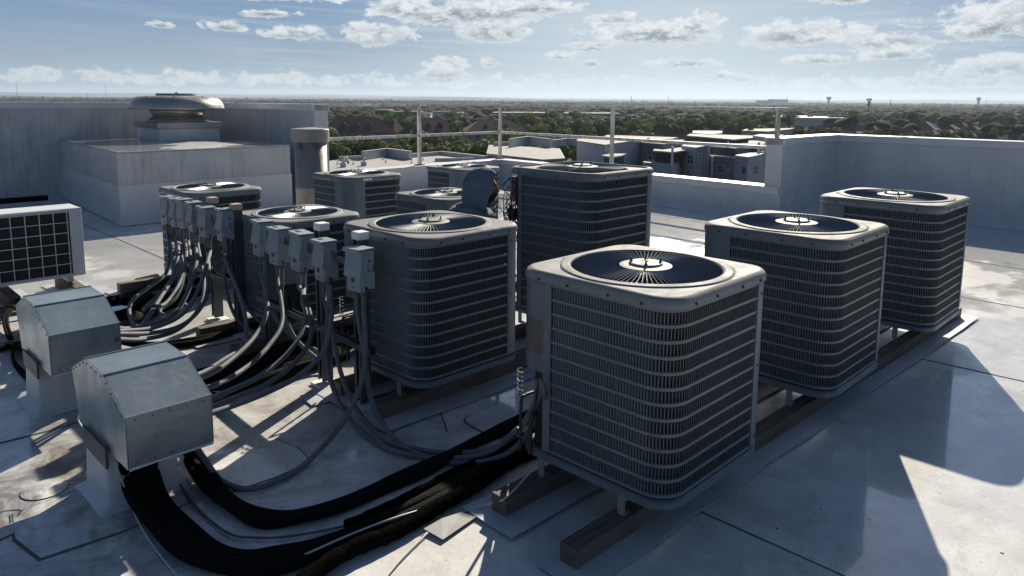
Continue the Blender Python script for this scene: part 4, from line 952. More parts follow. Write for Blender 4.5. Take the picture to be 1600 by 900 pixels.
# ================================================================== PERSON
def skin_obj(name, verts, edges, radii, m, parent, root=0, sub=2):
    me = bpy.data.meshes.new(name); me.from_pydata([tuple(v) for v in verts], edges, []); me.materials.append(m)
    o = bpy.data.objects.new(name, me); C.objects.link(o); o.parent = parent
    s = o.modifiers.new('skin', 'SKIN'); s.use_smooth_shade = True
    for i, l in enumerate(me.skin_vertices[0].data):
        r = radii[i]; l.radius = (r, r) if not isinstance(r, tuple) else r; l.use_root = (i == root)
    u = o.modifiers.new('sub', 'SUBSURF'); u.levels = sub; u.render_levels = sub
    for p in me.polygons: p.use_smooth = True
    return o
def person():
    r = thing('person', 'person in a faded blue hoodie, hood up, kneeling at the open tall unit', 'person', (-.265, 5.74, 0))
    # joints, +x is the way the person faces
    J = dict(pel=(-.12, 0, .50), ab=(-.12, 0, .66), ch=(-.08, 0, .86), nk=(-.02, 0, 1.02), hd=(.035, 0, 1.12))
    vs = [J['pel'], J['ab'], J['ch'], J['nk'], J['hd']]; ed = [(0, 1), (1, 2), (2, 3), (3, 4)]; rd = [.13, .115, .13, .055, .05]
    hoodv = [J['pel'], J['ab'], J['ch'], (-.07, 0, 1.0)]; hooe = [(0, 1), (1, 2), (2, 3)]; hoor = [.155, .145, (.165, .165), .13]
    trv = [J['pel']]; tre = []; trr = [.15]
    def add(V, E_, R_, p, r_, link): V.append(p); R_.append(r_); E_.append((link, len(V) - 1)); return len(V) - 1
    for s in (-1, 1):
        sh = (-.075, .175 * s, .965); el = (.03 if s < 0 else .06, .235 * s, .72); wr = (.16 if s < 0 else .13, .13 * s, .84 if s < 0 else .76)
        a = add(vs, ed, rd, sh, .055, 2); a = add(vs, ed, rd, el, .04, a); a = add(vs, ed, rd, wr, .024, a)
        palm = (wr[0] + .055, wr[1] - .02 * s, wr[2] + .015); pa = add(vs, ed, rd, palm, (.022, .030), a)
        for k, (dy, l) in enumerate(((-.028, .060), (-.010, .070), (.010, .066), (.027, .052))):
            b0 = (palm[0] + .028, palm[1] + dy, palm[2]); q = add(vs, ed, rd, b0, .0095, pa)
            q = add(vs, ed, rd, (b0[0] + l * .5, b0[1], b0[2] - .006), .0085, q); q = add(vs, ed, rd, (b0[0] + l * .8, b0[1], b0[2] - .030), .0078, q)
        q = add(vs, ed, rd, (palm[0] - .010, palm[1] - .036 * s, palm[2] + .004), .011, pa); q = add(vs, ed, rd, (palm[0] + .022, palm[1] - .048 * s, palm[2] - .012), .0095, q)
        h1 = add(hoodv, hooe, hoor, sh, .082, 2); h1 = add(hoodv, hooe, hoor, el, .060, h1); add(hoodv, hooe, hoor, (wr[0] - .015, wr[1], wr[2] - .01), .040, h1)
        hip = (-.12, .095 * s, .47); kn = (-.02, .12 * s, .075); an = (-.42, .12 * s, .07); toe = (-.50, .12 * s, .035)
        b = add(vs, ed, rd, hip, .08, 0); b = add(vs, ed, rd, kn, .055, b); b = add(vs, ed, rd, an, .04, b); add(vs, ed, rd, toe, .032, b)
        t = add(trv, tre, trr, hip, .105, 0); t = add(trv, tre, trr, kn, .074, t); add(trv, tre, trr, an, .052, t)
        skin_obj('boot', [(an[0] + .02, an[1], an[2] + .01), (an[0] - .05, an[1], .07), (an[0] - .10, an[1], .05), (an[0] - .10, an[1], .03)], [(0, 1), (1, 2), (2, 3)], [.050, .052, .048, .035], M_GLOVE, r, 0, 1)
    skin_obj('body', vs, ed, rd, M_SKIN, r); skin_obj('trousers', trv, tre, trr, M_JEAN, r); skin_obj('hoodie', hoodv, hooe, hoor, M_CLOTH, r)
    # head
    hc = Vector((.045, 0, 1.195)); b = MB(); b.smooth = True; nu, nv = 40, 28; V = []
    for i in range(nv + 1):
        ph = math.pi * i / nv
        for j in range(nu):
            th = 2 * math.pi * j / nu; d = Vector((math.sin(ph) * math.cos(th), math.sin(ph) * math.sin(th), math.cos(ph)))
            x, y, z = d.x * .098, d.y * .074, d.z * .122
            if z < 0: x *= 1 + .15 * z / .122; y *= 1 + .28 * z / .122
            f = max(0, d.x)
            g = lambda yy, zz, sy, sz: math.exp(-((d.y - yy) / sy) ** 2 - ((d.z - zz) / sz) ** 2) * (1 if d.x > 0 else 0)
            x += .026 * g(0, -.22, .13, .13) + .010 * g(0, -.02, .10, .22) + .008 * g(0, .20, .6, .10) - .011 * g(.33, .03, .16, .11) - .011 * g(-.33, .03, .16, .11) + .008 * g(0, -.50, .28, .07) + .012 * g(0, -.80, .3, .16) - .004 * g(0, -.60, .3, .04)
            V.append(hc + Vector((x, y, z)))
    b.add(V, [(i * nu + j, i * nu + (j + 1) % nu, (i + 1) * nu + (j + 1) % nu, (i + 1) * nu + j) for i in range(nv) for j in range(nu)])
    hd = b.build('head', M_SKIN, r); hd.rotation_euler = (0, R(0), 0)
    for s in (-1, 1):
        b = MB(); b.smooth = True; b.lathe([(.001, -.011), (.008, -.008), (.011, 0), (.008, .008), (.001, .011)], hc + Vector((.079, .027 * s, .004)), 12); b.build('eye', M_WHITE, hd)
        b = MB(); b.smooth = True; b.lathe([(.001, -.030), (.012, -.022), (.016, 0), (.013, .022), (.002, .030)], hc + Vector((-.005, .075 * s, -.01)), 12); b.build('ear', M_SKIN, hd)
    # beard: shell over chin and jaw
    b = MB(); b.smooth = True; V = []
    for i in range(11):
        for j in range(19):
            th = R(-95 + 190 * j / 18); ph = R(108 + 62 * i / 10); d = Vector((math.sin(ph) * math.cos(th), math.sin(ph) * math.sin(th), math.cos(ph)))
            x, y, z = d.x * .112, d.y * .082, d.z * .140; x *= 1 + .10 * z / .122; V.append(hc + Vector((x + .004, y * .95, z)) )
    b.add(V, [(i * 19 + j, i * 19 + j + 1, (i + 1) * 19 + j + 1, (i + 1) * 19 + j) for i in range(10) for j in range(18)]); b.build('beard', M_HAIR, hd)
    # hood
    b = MB(); b.smooth = True; nu, nv = 44, 30; V = []; keep = []
    for i in range(nv + 1):
        ph = math.pi * .80 * i / nv
        for j in range(nu):
            th = 2 * math.pi * j / nu; d = Vector((math.sin(ph) * math.cos(th), math.sin(ph) * math.sin(th), math.cos(ph)))
            z = d.z * .165; x = d.x * (.150 if d.x > 0 else .158); y = d.y * .122
            if d.z < 0: k = -d.z; x = x * (1 + .12 * k) - .035 * k; y *= 1 + .5 * k; z = d.z * .27
            w = (.006 * math.sin(th * 4 + d.z * 3) + .006 * math.sin(th * 11 - d.z * 4 + 1) * max(0, .5 - d.z)) * (1.0 if d.z < .3 else .6)
            V.append(hc + Vector((x - .012 + w * d.x, y + w * d.y, z + .004 + w * .4)))
    F = []
    for i in range(nv):
        for j in range(nu):
            ids = (i * nu + j, i * nu + (j + 1) % nu, (i + 1) * nu + (j + 1) % nu, (i + 1) * nu + j); c = sum((V[k] for k in ids), Vector()) / 4 - hc
            if c.x > .070 - .30 * max(0, -c.z) + (.22 * max(0, c.z - .05)) and c.z < .118: continue
            F.append(ids)
    b.add(V, F); h = b.build('hood', M_CLOTH, r); so = h.modifiers.new('t', 'SOLIDIFY'); so.thickness = .009; so.offset = 1
    u = h.modifiers.new('s', 'SUBSURF'); u.levels = 1; u.render_levels = 1
    # bunched cloth at the shoulder seam
    b = MB(); b.smooth = True; b.tube(catmull([(-.20, -.06, 1.00), (-.15, -.13, 1.035), (-.05, -.15, 1.03), (.04, -.11, 1.0), (.08, -.04, .985), (.08, .04, .985), (.02, .13, 1.01), (-.12, .13, 1.035), (-.20, .05, 1.01), (-.20, -.06, 1.00)], 6), .036, 8, True, .18); b.build('hood_fold', M_CLOTH, r)
    return r
person()

# ================================================================== NEIGHBOURING BUILDINGS
M_BW = mat('stucco_white', (.46, .47, .50), .8, 0, .2, var=(.40, .41, .44), scale=.6)
M_BG = mat('siding_grey', (.20, .21, .235), .8, 0, .2, var=(.17, .18, .20), scale=.6)
M_BD = mat('siding_slate', (.085, .095, .115), .8, 0, .2, var=(.07, .08, .095), scale=.6)
M_BR = mat('roof_white', (.40, .39, .37), .8, 0, .1, var=(.30, .29, .275), scale=.5)
M_GLASS = mat('window_glass', (.02, .026, .035), .12, 0, .6)
M_FRAME = mat('window_frame', (.58, .60, .62), .6)
M_SHING = mat('shingle_brown', (.115, .07, .062), .9, 0, .15, var=(.075, .048, .044), scale=1.2)
M_SHINGG = mat('shingle_grey', (.12, .11, .11), .9, 0, .15, var=(.08, .075, .075), scale=1.2)
M_TANW = mat('house_wall_tan', (.22, .19, .16), .9, 0, .1, var=(.18, .15, .13), scale=1)
def bld_origin(px, d): v = ray(px, 200); return Vector((v.x / v.y * d, d, 0))
def zof(px, py, d): return atd(px, py, d).z
KB = 3.1
def footprint(pts):  # (px, depth)
    return [bld_origin(px, d * KB) for px, d in pts]
def zofb(px, py, d): return zof(px, py, d * KB)
def bpart(root, name, P, z0, z1, m):
    o = root.location; b = MB(); b.prism([(p.x - o.x, p.y - o.y) for p in P], z0 - o.z, z1 - o.z); return b.build(name, m, root)
def window(root, A, B, px0, px1, py0, py1, panes=1, m=M_GLASS, frame=True, name='window'):
    """window on the wall through ground points A, B, outlined by the picture's columns and rows"""
    d = (B - A).normalized(); p = [onplane(px0, py0, A, d), onplane(px1, py0, A, d), onplane(px1, py1, A, d), onplane(px0, py1, A, d)]
    n = Vector((d.y, -d.x, 0));
    if n.y > 0: n = -n
    zc = (p[0].z + p[2].z) / 2; hgt = abs((p[0].z + p[1].z) / 2 - (p[2].z + p[3].z) / 2); c = (p[0] + p[1] + p[2] + p[3]) / 4; wd = abs((p[1] - p[0]).dot(d)); o = root.location
    b = MB(); t = .10
    if frame:
        for (ox, oz, sx, sz) in ((0, hgt / 2, wd + 2 * t, t), (0, -hgt / 2, wd + 2 * t, t), (-wd / 2 - t / 2, 0, t, hgt - t), (wd / 2 + t / 2, 0, t, hgt - t)):
            b.box(c - o + d * ox + Vector((0, 0, oz)) + n * .04, (sx, .08, sz), d)
        b.box(c - o + n * .055, (wd, .05, t * .7), d)
        for k in range(1, panes): b.box(c - o + d * (wd * (k / panes - .5)) + n * .058, (t * .8, .05, hgt), d)
        f = b.build(name, M_FRAME, root)
    b = MB(); b.box(c - o + n * .012, (wd, .02, hgt - t), d); b.build('pane' if frame else name, m, f if frame else root)

def bldg(label, px, d, group=None):
    q = bld_origin(px, d); q.z = GZ; r = thing('apartment_building', label, 'building', q, 0, group); bpy.context.view_layer.update(); return r
# A: wide white flat roof just beyond the rail, left
r_ = bldg('flat white roofed building with small vents below the left part of the guard rail', 600, 115)
ZA = -7.6
P = [at(500, 290, ZA), at(500, 253, ZA), at(532, 249, ZA), at(568, 246, ZA), at(640, 242, ZA), at(700, 241, ZA), at(757, 249, ZA), at(700, 262, ZA), at(660, 290, ZA)]
bpart(r_, 'wall', P, GZ, ZA - .05, M_BG); bpart(r_, 'roof', [p * 1.0 for p in P], ZA - .05, ZA, M_BR)
def para(root, pts, zbase, hgt, th=.6, m=M_BW):
    A = [at(px, py, zbase) for px, py in pts]; B = offs(A, th); 
    for i in range(len(A) - 1):
        bpart(root, 'parapet', [A[i], A[i + 1], B[i + 1], B[i]], zbase + .01 + i * .003, zbase + hgt + i * .003, m)
        bpart(root, 'coping', [A[i] - (B[i] - A[i]) * .1, A[i + 1] - (B[i + 1] - A[i + 1]) * .1, B[i + 1] + (B[i + 1] - A[i + 1]) * .1, B[i] + (B[i] - A[i]) * .1], zbase + hgt + .002 + i * .003, zbase + hgt + .10 + i * .003, M_BR)
para(r_, [(531, 251), (576, 249.5)], ZA, .55); para(r_, [(570, 250), (606, 245), (639, 250)], ZA, 1.3); para(r_, [(640, 246.5), (690, 242.5), (757, 250)], ZA, .55); para(r_, [(680, 252.5), (740, 252)], ZA, .42)
for (px, py, hh, s) in ((537, 261, 1.3, .8), (569, 259, 1.3, .8), (541, 255, 1.0, 1.2)):
    o = r_.location; p = at(px, py, ZA); b = MB(); b.box(p - o + Vector((0, 0, hh * .25)), (s, s, hh * .5)); b.lathe([(s * .2, hh * .5), (s * .2, hh * .8), (s * .32, hh * .85), (.02, hh)], p - o, 10); b.build('roof_vent', M_BW, r_)
for (px, py) in ((527, 258), (552, 257), (603, 254), (598, 250), (643, 255), (661, 251), (695, 243), (717, 246)):
    o = r_.location; p = at(px, py, ZA); b = MB(); b.lathe([(.15, 0), (.09, .25), (.07, .5), (.02, .52)], p - o, 8); b.build('vent_pipe', M_FRAME, r_)
# B: building right of the rail corner with dark walls and a pale penthouse parapet
r_ = bldg('white roofed building with slate walls right of the guard rail corner post', 850, 42 * KB)
ZB = EYE + (-1.05 - EYE) * KB
def prow(root, pts, ztop, zbot, m, back=8.0, name='wall'):
    """wall faces from the picture: (px, depth) left to right, closed behind"""
    A = footprint(pts); o = root.location; Bk = [A[-1] + Vector((A[-1].x * .08, back * KB, 0)), A[0] + Vector((A[0].x * .08, back * KB, 0))]
    bpart(root, name, A + Bk, zbot, ztop, m); return A
prow(r_, [(761, 40), (849, 36), (882, 37)], ZB - .06, GZ, M_BD, 7); A = prow(r_, [(760, 39.7), (849, 35.7), (884, 36.7)], ZB + .3, ZB - .06, M_BR, 7.6, 'roof')
prow(r_, [(849, 35.2), (868, 34.8), (908, 37.4)], ZB - 2.3, GZ, M_BG, 6); prow(r_, [(848, 35), (868, 34.6), (909, 37.2)], ZB - 1.9, ZB - 2.3, M_BR, 6.3, 'roof')
para(r_, [(774, 228.5), (803, 227.2)], ZB + .3, .7); para(r_, [(799, 230.5), (826, 226.3), (859, 231)], ZB + .3, 1.6); para(r_, [(859, 231.5), (886, 227), (945, 231)], ZB - .3, 1.4)
# C: plain white blocks in the middle
r_ = bldg('plain white block behind the tall unit, between the two right rail posts', 960, 42 * KB)
A = prow(r_, [(902, 38), (946, 34.5), (1008, 40)], zofb(930, 226, 35), GZ, M_BW, 1.6); prow(r_, [(901, 37.8), (946, 34.3), (1009, 39.8)], zofb(930, 224.6, 35), zofb(930, 226, 35), M_BR, 1.9, 'coping')
A2 = prow(r_, [(945, 46), (1004, 40.5), (1050, 43.5)], zofb(1000, 221, 41), GZ, M_BW, 1.6); prow(r_, [(944, 45.7), (1004, 40.2), (1051, 43.2)], zofb(1000, 219.6, 41), zofb(1000, 221, 41), M_BR, 1.9, 'coping')
prow(r_, [(940, 33.6), (958, 32.5), (973, 33.5)], zofb(957, 244, 33), zofb(957, 247, 33), M_BR, 1.2, 'porch_roof'); prow(r_, [(945, 33.8), (958, 33), (968, 33.7)], zofb(957, 247.2, 33), GZ, M_BD, 1.0, 'porch')
# D: apartments with windows and balconies
r_ = bldg('grey and white apartments with porch roof and paired windows behind the tall unit', 1060, 38 * KB)
A = prow(r_, [(1003, 39), (1038, 37.5), (1066, 39.5)], zofb(1020, 224, 38), GZ, M_BG, 2.5); window(r_, A[0], A[1], 1013.5, 1019, 243, 254)
prow(r_, [(1026, 36.9), (1053, 35.9), (1068, 37.0)], zofb(1045, 238.6, 36.4), zofb(1045, 256.5, 36.4), M_DARK, .9, 'balcony'); prow(r_, [(1021, 36.4), (1053, 35.3), (1078, 37.2)], zofb(1045, 236, 36), zofb(1045, 238.5, 36), M_BR, 2, 'porch_roof')  # near-black block stands for the shade inside the balcony opening
A = prow(r_, [(1006, 36.7), (1053.5, 34.9), (1056, 35.4)], zofb(1040, 257, 35.3), GZ, M_BW, 1.6, 'balcony_wall')
o_ = r_.location; p = bld_origin(1052, 35.3 * KB) - o_; b = MB(); p.z = 0; b.box(p + Vector((0, 0, (zofb(1052, 247, 35.3) - GZ))), (.3, .3, 3.4)); b.build('balcony_post', M_FRAME, r_)
A = prow(r_, [(1056, 37.2), (1067.5, 36.9)], zofb(1060, 240, 37), GZ, mat('porch_shade', (.10, .10, .115), .8), 2); window(r_, A[0], A[1], 1059.5, 1065.5, 245, 262, frame=False, name='door')
A = prow(r_, [(1066, 37.6), (1090, 36.0), (1104, 37.3)], zofb(1080, 229, 36.8), GZ, M_BW, 2)
window(r_, A[0], A[1], 1075, 1083, 242.5, 256, 2); window(r_, A[0], A[1], 1074.5, 1082, 271, 276, 2)
A = footprint([(1090, 35.9), (1104, 37.2)]); bpart(r_, 'wall', [A[0], A[1], A[1] + Vector((.8, 1.5, 0)), A[0] + Vector((.8, 1.5, 0))], GZ, zofb(1097, 229, 36.5), M_BG)
window(r_, A[0], A[1], 1091, 1095, 240, 250, 1); window(r_, A[0], A[1], 1089.5, 1094, 268, 275, 1)
r_ = bldg('slate apartments with recessed dark balcony above a pale lower storey, by the right rail post', 1150, 40 * KB)
A = prow(r_, [(1103, 40.5), (1150, 38.5), (1216, 44)], zofb(1150, 229, 40), GZ, M_BD, 1.5)
prow(r_, [(1104, 39.9), (1188, 40.2)], zofb(1150, 232, 40), zofb(1150, 244, 40), M_DARK, .5, 'balcony')  # shade of the recessed balcony put in as a near-black block
for px in (1139, 1187): p = bld_origin(px, (39.5) * KB) - r_.location; p.z = zofb(px, 238, 39.5) - GZ; b = MB(); b.box(p, (.3, .3, 3.4)); b.build('balcony_post', M_FRAME, r_)
A = prow(r_, [(1103, 39.3), (1150.5, 37.8)], zofb(1130, 244, 38.5), GZ, M_BG, 1.5); window(r_, A[0], A[1], 1121, 1131, 258.5, 269.5, 1, mat('glass_blue', (.03, .05, .09), .2)); window(r_, A[0], A[1], 1136.5, 1140, 264, 269)
for px in (1115, 1149.5): p = bld_origin(px, (37.7 if px > 1140 else 38.7) * KB) - r_.location; p.z = (zofb(px, 246, 38) - GZ) / 2; b = MB(); b.box(p, (.3, .3, p.z * 2)); b.build('downspout', M_FRAME if px < 1140 else M_BG, r_)
A = prow(r_, [(1150.5, 37.7), (1171.5, 36.6), (1189, 38.2)], zofb(1170, 244, 37.2), GZ, M_BW, 2)
window(r_, A[0], A[1], 1159.5, 1166, 260, 272.5); window(r_, A[1], A[2], 1176.5, 1184, 259, 272, 2)
prow(r_, [(1189, 39.5), (1216, 41)], zofb(1200, 236, 40), GZ, mat('shade_wall', (.06, .065, .08), .8), 2)
r_ = bldg('slate building with stepped white roofs behind the balconied apartments', 1120, 58 * KB)
prow(r_, [(1074, 62), (1148, 56), (1177, 59)], zofb(1120, 217, 58), GZ, M_BD, 3.2); prow(r_, [(1073, 61.5), (1148, 55.5), (1178, 58.5)], zofb(1120, 215.2, 58), zofb(1120, 217, 58), M_BR, 3.6, 'roof')
prow(r_, [(1082, 66), (1110, 63), (1128, 66)], zofb(1100, 209, 64), zofb(1100, 215, 64), M_BW, 5, 'penthouse'); prow(r_, [(1177, 57), (1205, 54), (1216, 56)], zofb(1190, 214, 55), GZ, M_BW, 3)
prow(r_, [(1160, 74), (1200, 72), (1232, 78)], zofb(1190, 205, 74), GZ, M_BW, 4); prow(r_, [(1159, 73.6), (1200, 71.6), (1233, 77.6)], zofb(1190, 203.8, 74), zofb(1190, 205, 74), M_BR, 4.4, 'roof')
prow(r_, [(1170, 52), (1198, 51.5)], zofb(1185, 224, 52), zofb(1185, 227, 52), M_BR, 4, 'porch_roof')

# ------------------------------------------------------------------ houses with pitched roofs
def house(px, py_ridge, d, wpx, label, name='house', m=M_SHING, depth=None, wallm=M_TANW, py_eave=None, group=None, rz=None, dormers=0):
    c = bld_origin(px, d); w = wpx / 1150 * d; dp = depth or w * .6; zr = zof(px, py_ridge, d); ze = zof(px, py_eave, d) if py_eave else zr - w * .16
    r = thing(name, label, 'house', (c.x, c.y, GZ), rz if rz is not None else rnd.choice((R(45), R(-45), R(10))), group)
    h = ze - GZ; b = MB(); b.box((0, 0, h / 2), (w * .92, dp * .92, h)); b.build('wall', wallm, r)
    b = MB(); k = w / 2; j = dp / 2; g_ = k * .5; t = zr - GZ
    b.add([(-k, -j, h), (k, -j, h), (k, j, h), (-k, j, h), (-k + g_, 0, t), (k - g_, 0, t)], [(0, 1, 5, 4), (2, 3, 4, 5), (1, 2, 5), (3, 0, 4), (3, 2, 1, 0)])
    rf = b.build('roof', m, r)
    for q in range(dormers):
        b = MB(); x = (q - (dormers - 1) / 2) * w * .5 / max(1, dormers); s = w * .045
        b.add([(x - s, -j * .62, h + (t - h) * .35), (x + s, -j * .62, h + (t - h) * .35), (x, -j * .62, h + (t - h) * .62), (x, -j * .2, h + (t - h) * .72)], [(0, 1, 2), (0, 2, 3), (1, 3, 2)]); b.build('dormer', m, rf)
    if wpx > 40:
        for q in range(5): b = MB(); x = (q - 2) * w * .16; b.box((x, -dp * .46 - .03, h - 1.6), (1.2, .06, 1.3)); b.build('window', M_GLASS, r)
    return r
house(556, 182, 235, 118, 'large brown hipped roof seen left of the second rail post', py_eave=206, dormers=3, rz=R(18))
house(672, 184, 245, 86, 'brown hipped roof seen right of the second rail post, nearer of two', py_eave=208, dormers=2, rz=R(38))
house(606, 189, 255, 60, 'brown roof wing between the two large brown roofs', py_eave=207, dormers=1, rz=R(-38))
house(772, 187, 262, 95, 'long low brown roof behind the corner post of the guard rail', py_eave=204, dormers=3, rz=R(12))
house(722, 222, 168, 46, 'small grey roof among trees below the brown roofs', m=M_SHINGG, py_eave=237, rz=R(-25))
def block(px0, px1, py, d, label, m, h0=None, name='far_building', roofm=M_BR, dp=10):
    A = bld_origin(px0, d); B = bld_origin(px1, d * 1.02); z = zof((px0 + px1) / 2, py, d); c = (A + B) / 2; r = thing(name, label, 'building', (c.x, c.y, GZ)); a, b_ = A - c, B - c
    n = Vector((0, dp, 0)); bq = MB(); bq.prism([(a.x, a.y), (b_.x, b_.y), (b_.x, b_.y + dp), (a.x, a.y + dp)], 0, z - GZ - .3); bq.build('wall', m, r)
    bq = MB(); bq.prism([(a.x - .2, a.y - .2), (b_.x + .2, b_.y - .2), (b_.x + .2, b_.y + dp), (a.x - .2, a.y + dp)], z - GZ - .3, z - GZ + .3); bq.build('roof', roofm, r)
    w = (b_ - a).length; k = max(2, int(w / 5)); fl = max(1, int((z - GZ) / 3.6))
    if w < 90:
        for f in range(fl):
            for i in range(k):
                p = a + (b_ - a) * ((i + .5) / k); bq = MB(); bq.box((p.x, p.y - .05, 1.9 + f * 3.6), (1.7, .1, 1.6), (b_ - a)); bq.build('window', M_GLASS, r)
    return r
block(586, 608, 172.5, 380, 'dark narrow far block with a white roof box left of the second rail post', M_BD, dp=14)
block(610, 656, 175, 400, 'wide dark far block behind the brown roofs', M_BD, dp=14)
block(658, 672, 178, 390, 'small white roofed far block touching the second rail post', M_BW, dp=12)
block(675, 703, 175, 420, 'pale grey far block right of the second rail post', M_BW, dp=14, roofm=M_BG)
block(703, 722, 177, 430, 'far slate block with bright roof beside the pale grey block', M_BD, dp=14)
block(770, 868, 177, 420, 'long low store building with a bright roof right of the corner post', M_BG, dp=30)
block(885, 968, 178, 430, 'long low store building with a bright roof left of the third rail post', M_BG, dp=30)
block(1232, 1325, 185, 420, 'large pale warehouse roof behind the end of the tall right parapet', M_BW, dp=60, roofm=mat('warehouse_roof', (.30, .32, .37), .7))
block(1426, 1448, 167, 1500, 'dark far office slab above the right parapet', M_BD, dp=30, roofm=M_BD)
block(1205, 1229, 155.2, 3200, 'wide pale hospital like block on the horizon right of the centre', M_BG, dp=60, roofm=M_BG)
block(1186, 1204, 157, 3200, 'low pale block on the horizon left of the wide one', M_BG, dp=60, roofm=M_BG)
block(1290, 1306, 169, 1100, 'small white block among the far trees below the bulb water tower', M_BW, dp=30)
block(1236, 1262, 170, 1000, 'bright low roof among far trees at the right', M_BR, dp=20)
# rows of small brown roofs on the right
hl = 0
hr_ = random.Random(21)
COLS = ['brown', 'grey', 'dark brown']
for row, (py, d, n, x0, x1) in enumerate(((196, 330, 13, 1215, 1630), (202, 300, 12, 1360, 1640), (190, 400, 9, 1330, 1620), (200, 232, 8, 905, 1190), (208, 260, 7, 1440, 1660), (183.5, 520, 7, 1380, 1600))):
    for i in range(n):
        px = x0 + (x1 - x0) * (i + .5) / n + hr_.uniform(-8, 8); col = hr_.randrange(3); pyy = py + hr_.uniform(-1.5, 2)
        house(px, pyy, d * hr_.uniform(.96, 1.06), hr_.uniform(26, 42) * 300 / d if d > 250 else hr_.uniform(22, 36), f'{COLS[col]} hipped roof, ' + ['first', 'second', 'third', 'fourth', 'fifth', 'sixth', 'seventh', 'eighth', 'ninth', 'tenth', 'eleventh', 'twelfth', 'thirteenth'][i] + ' from left in ' + ['the right middle row', 'the row just above the right parapet', 'the upper right row', 'the row left of the right rail post', 'the lowest right row', 'the farthest right row'][row],
              m=(M_SHING, M_SHINGG, M_SHING)[col], group='hipped roof houses of the far estate', py_eave=pyy + 7.5 * 300 / d)

# ------------------------------------------------------------------ towers and masts on the horizon
def tower(px, pyt, pyb, d, wpx, label, kind):
    c = bld_origin(px, d); z0 = zof(px, pyb, d); z1 = zof(px, pyt, d); w = wpx / 1150 * d; H = z1 - GZ; hv = z1 - z0
    r = thing('water_tower' if kind < 2 else 'mast', label, 'water tower' if kind < 2 else 'mast', (c.x, c.y, GZ)); b = MB(); b.smooth = kind < 2
    if kind == 0:
        b.lathe([(w * .22, 0), (w * .16, H - hv * .55)], n=16); b.build('column', M_BG, r); b = MB(); b.smooth = True
        b.lathe([(w * .15, H - hv * .60), (w * .45, H - hv * .38), (w * .5, H - hv * .2), (w * .45, H - hv * .05), (w * .1, H)], n=20); b.build('tank', M_BW, r)
    elif kind == 1:
        b.lathe([(w * .30, 0), (w * .28, H - hv * .5)], n=16); b.build('column', M_BG, r); b = MB(); b.smooth = True
        b.lathe([(w * .3, H - hv * .55), (w * .5, H - hv * .42), (w * .5, H - hv * .08), (w * .2, H)], n=20); b.build('tank', M_BG, r)
    elif kind == 2:
        b.lathe([(w * .5, 0), (w * .3, H)], n=6); b.build('pole', M_BD, r)
    else:
        b.lathe([(w * .06, 0), (w * .05, H)], n=6); b.build('pole', M_BD, r); b = MB()
        for k, zz in enumerate((.98, .93, .80, .74, .60)):
            for s in (-1, 1): b.box((s * w * (.28 if k < 2 else .14), 0, GZ * 0 + H - hv * (1 - zz) - 1), (w * (.22 if k < 2 else .12), w * .2, hv * .10))
            b.box((0, 0, H - hv * (1 - zz) - 1), (w * .7 if k < 2 else w * .4, w * .04, hv * .02))
        b.build('lamp_bank', M_BD, r)
    return r
tower(1292, 151, 160, 2500, 7.5, 'bulb topped pale water tower on the horizon right of the centre', 0)
tower(1525, 152, 161, 2600, 6.0, 'straight water tower on the horizon at the far right', 1)
tower(1355, 153, 175, 700, 9, 'tall mast with banks of dark panels at its top', 3)
tower(985, 149.5, 160, 1700, 1.2, 'thin mast on the horizon above the third rail post', 2)
tower(1043, 151, 160, 2200, 1.0, 'thin leaning looking mast on the horizon right of the third rail post', 2)
tower(31, 128, 152, 2400, .7, 'very thin tall antenna on the horizon at the far left', 2)
tower(169, 129, 152, 2500, .6, 'very thin tall antenna on the horizon left of the dome fan', 2)
tower(141, 145.5, 152, 1500, .9, 'short mast on the horizon left of the dome fan', 2)
tower(1388, 155, 161, 2000, 1.4, 'short dark spire on the horizon between the water towers', 2)
tower(1227, 150, 158, 3100, 1.0, 'thin mast on the wide horizon block', 2)
tower(1537, 153, 162, 2600, .8, 'thin mast beside the straight water tower', 2)

# ================================================================== TREES
def leaf_mat(name, c1, c2, c3):
    m = bpy.data.materials.new(name); m.use_nodes = True; g = NT(m.node_tree)
    p = g.n('ShaderNodeBsdfPrincipled'); out = g.n('ShaderNodeOutputMaterial'); g.l(p.outputs[0], out.inputs[0])
    tc = g.n('ShaderNodeTexCoord').outputs['Object']; oi = g.n('ShaderNodeObjectInfo').outputs['Random']
    c = g.mix(g.ramp(g.noise(tc, .9, 3), .35, .65), c1, c2); c = g.mix(g.m('MULTIPLY', oi, .6), c, c3)
    g.l(c, p.inputs['Base Color']); p.inputs['Roughness'].default_value = .7; p.inputs['Specular IOR Level'].default_value = .2
    tr = g.n('ShaderNodeBsdfTranslucent'); g.l(c, tr.inputs[0]); ms = g.n('ShaderNodeMixShader'); ms.inputs[0].default_value = .35
    g.l(p.outputs[0], ms.inputs[1]); g.l(tr.outputs[0], ms.inputs[2]); g.l(ms.outputs[0], out.inputs[0]); return m
M_LEAF = leaf_mat('leaves', (.052, .088, .022), (.095, .145, .034), (.12, .125, .038))
M_BARK = mat('bark', (.08, .065, .05), .9)
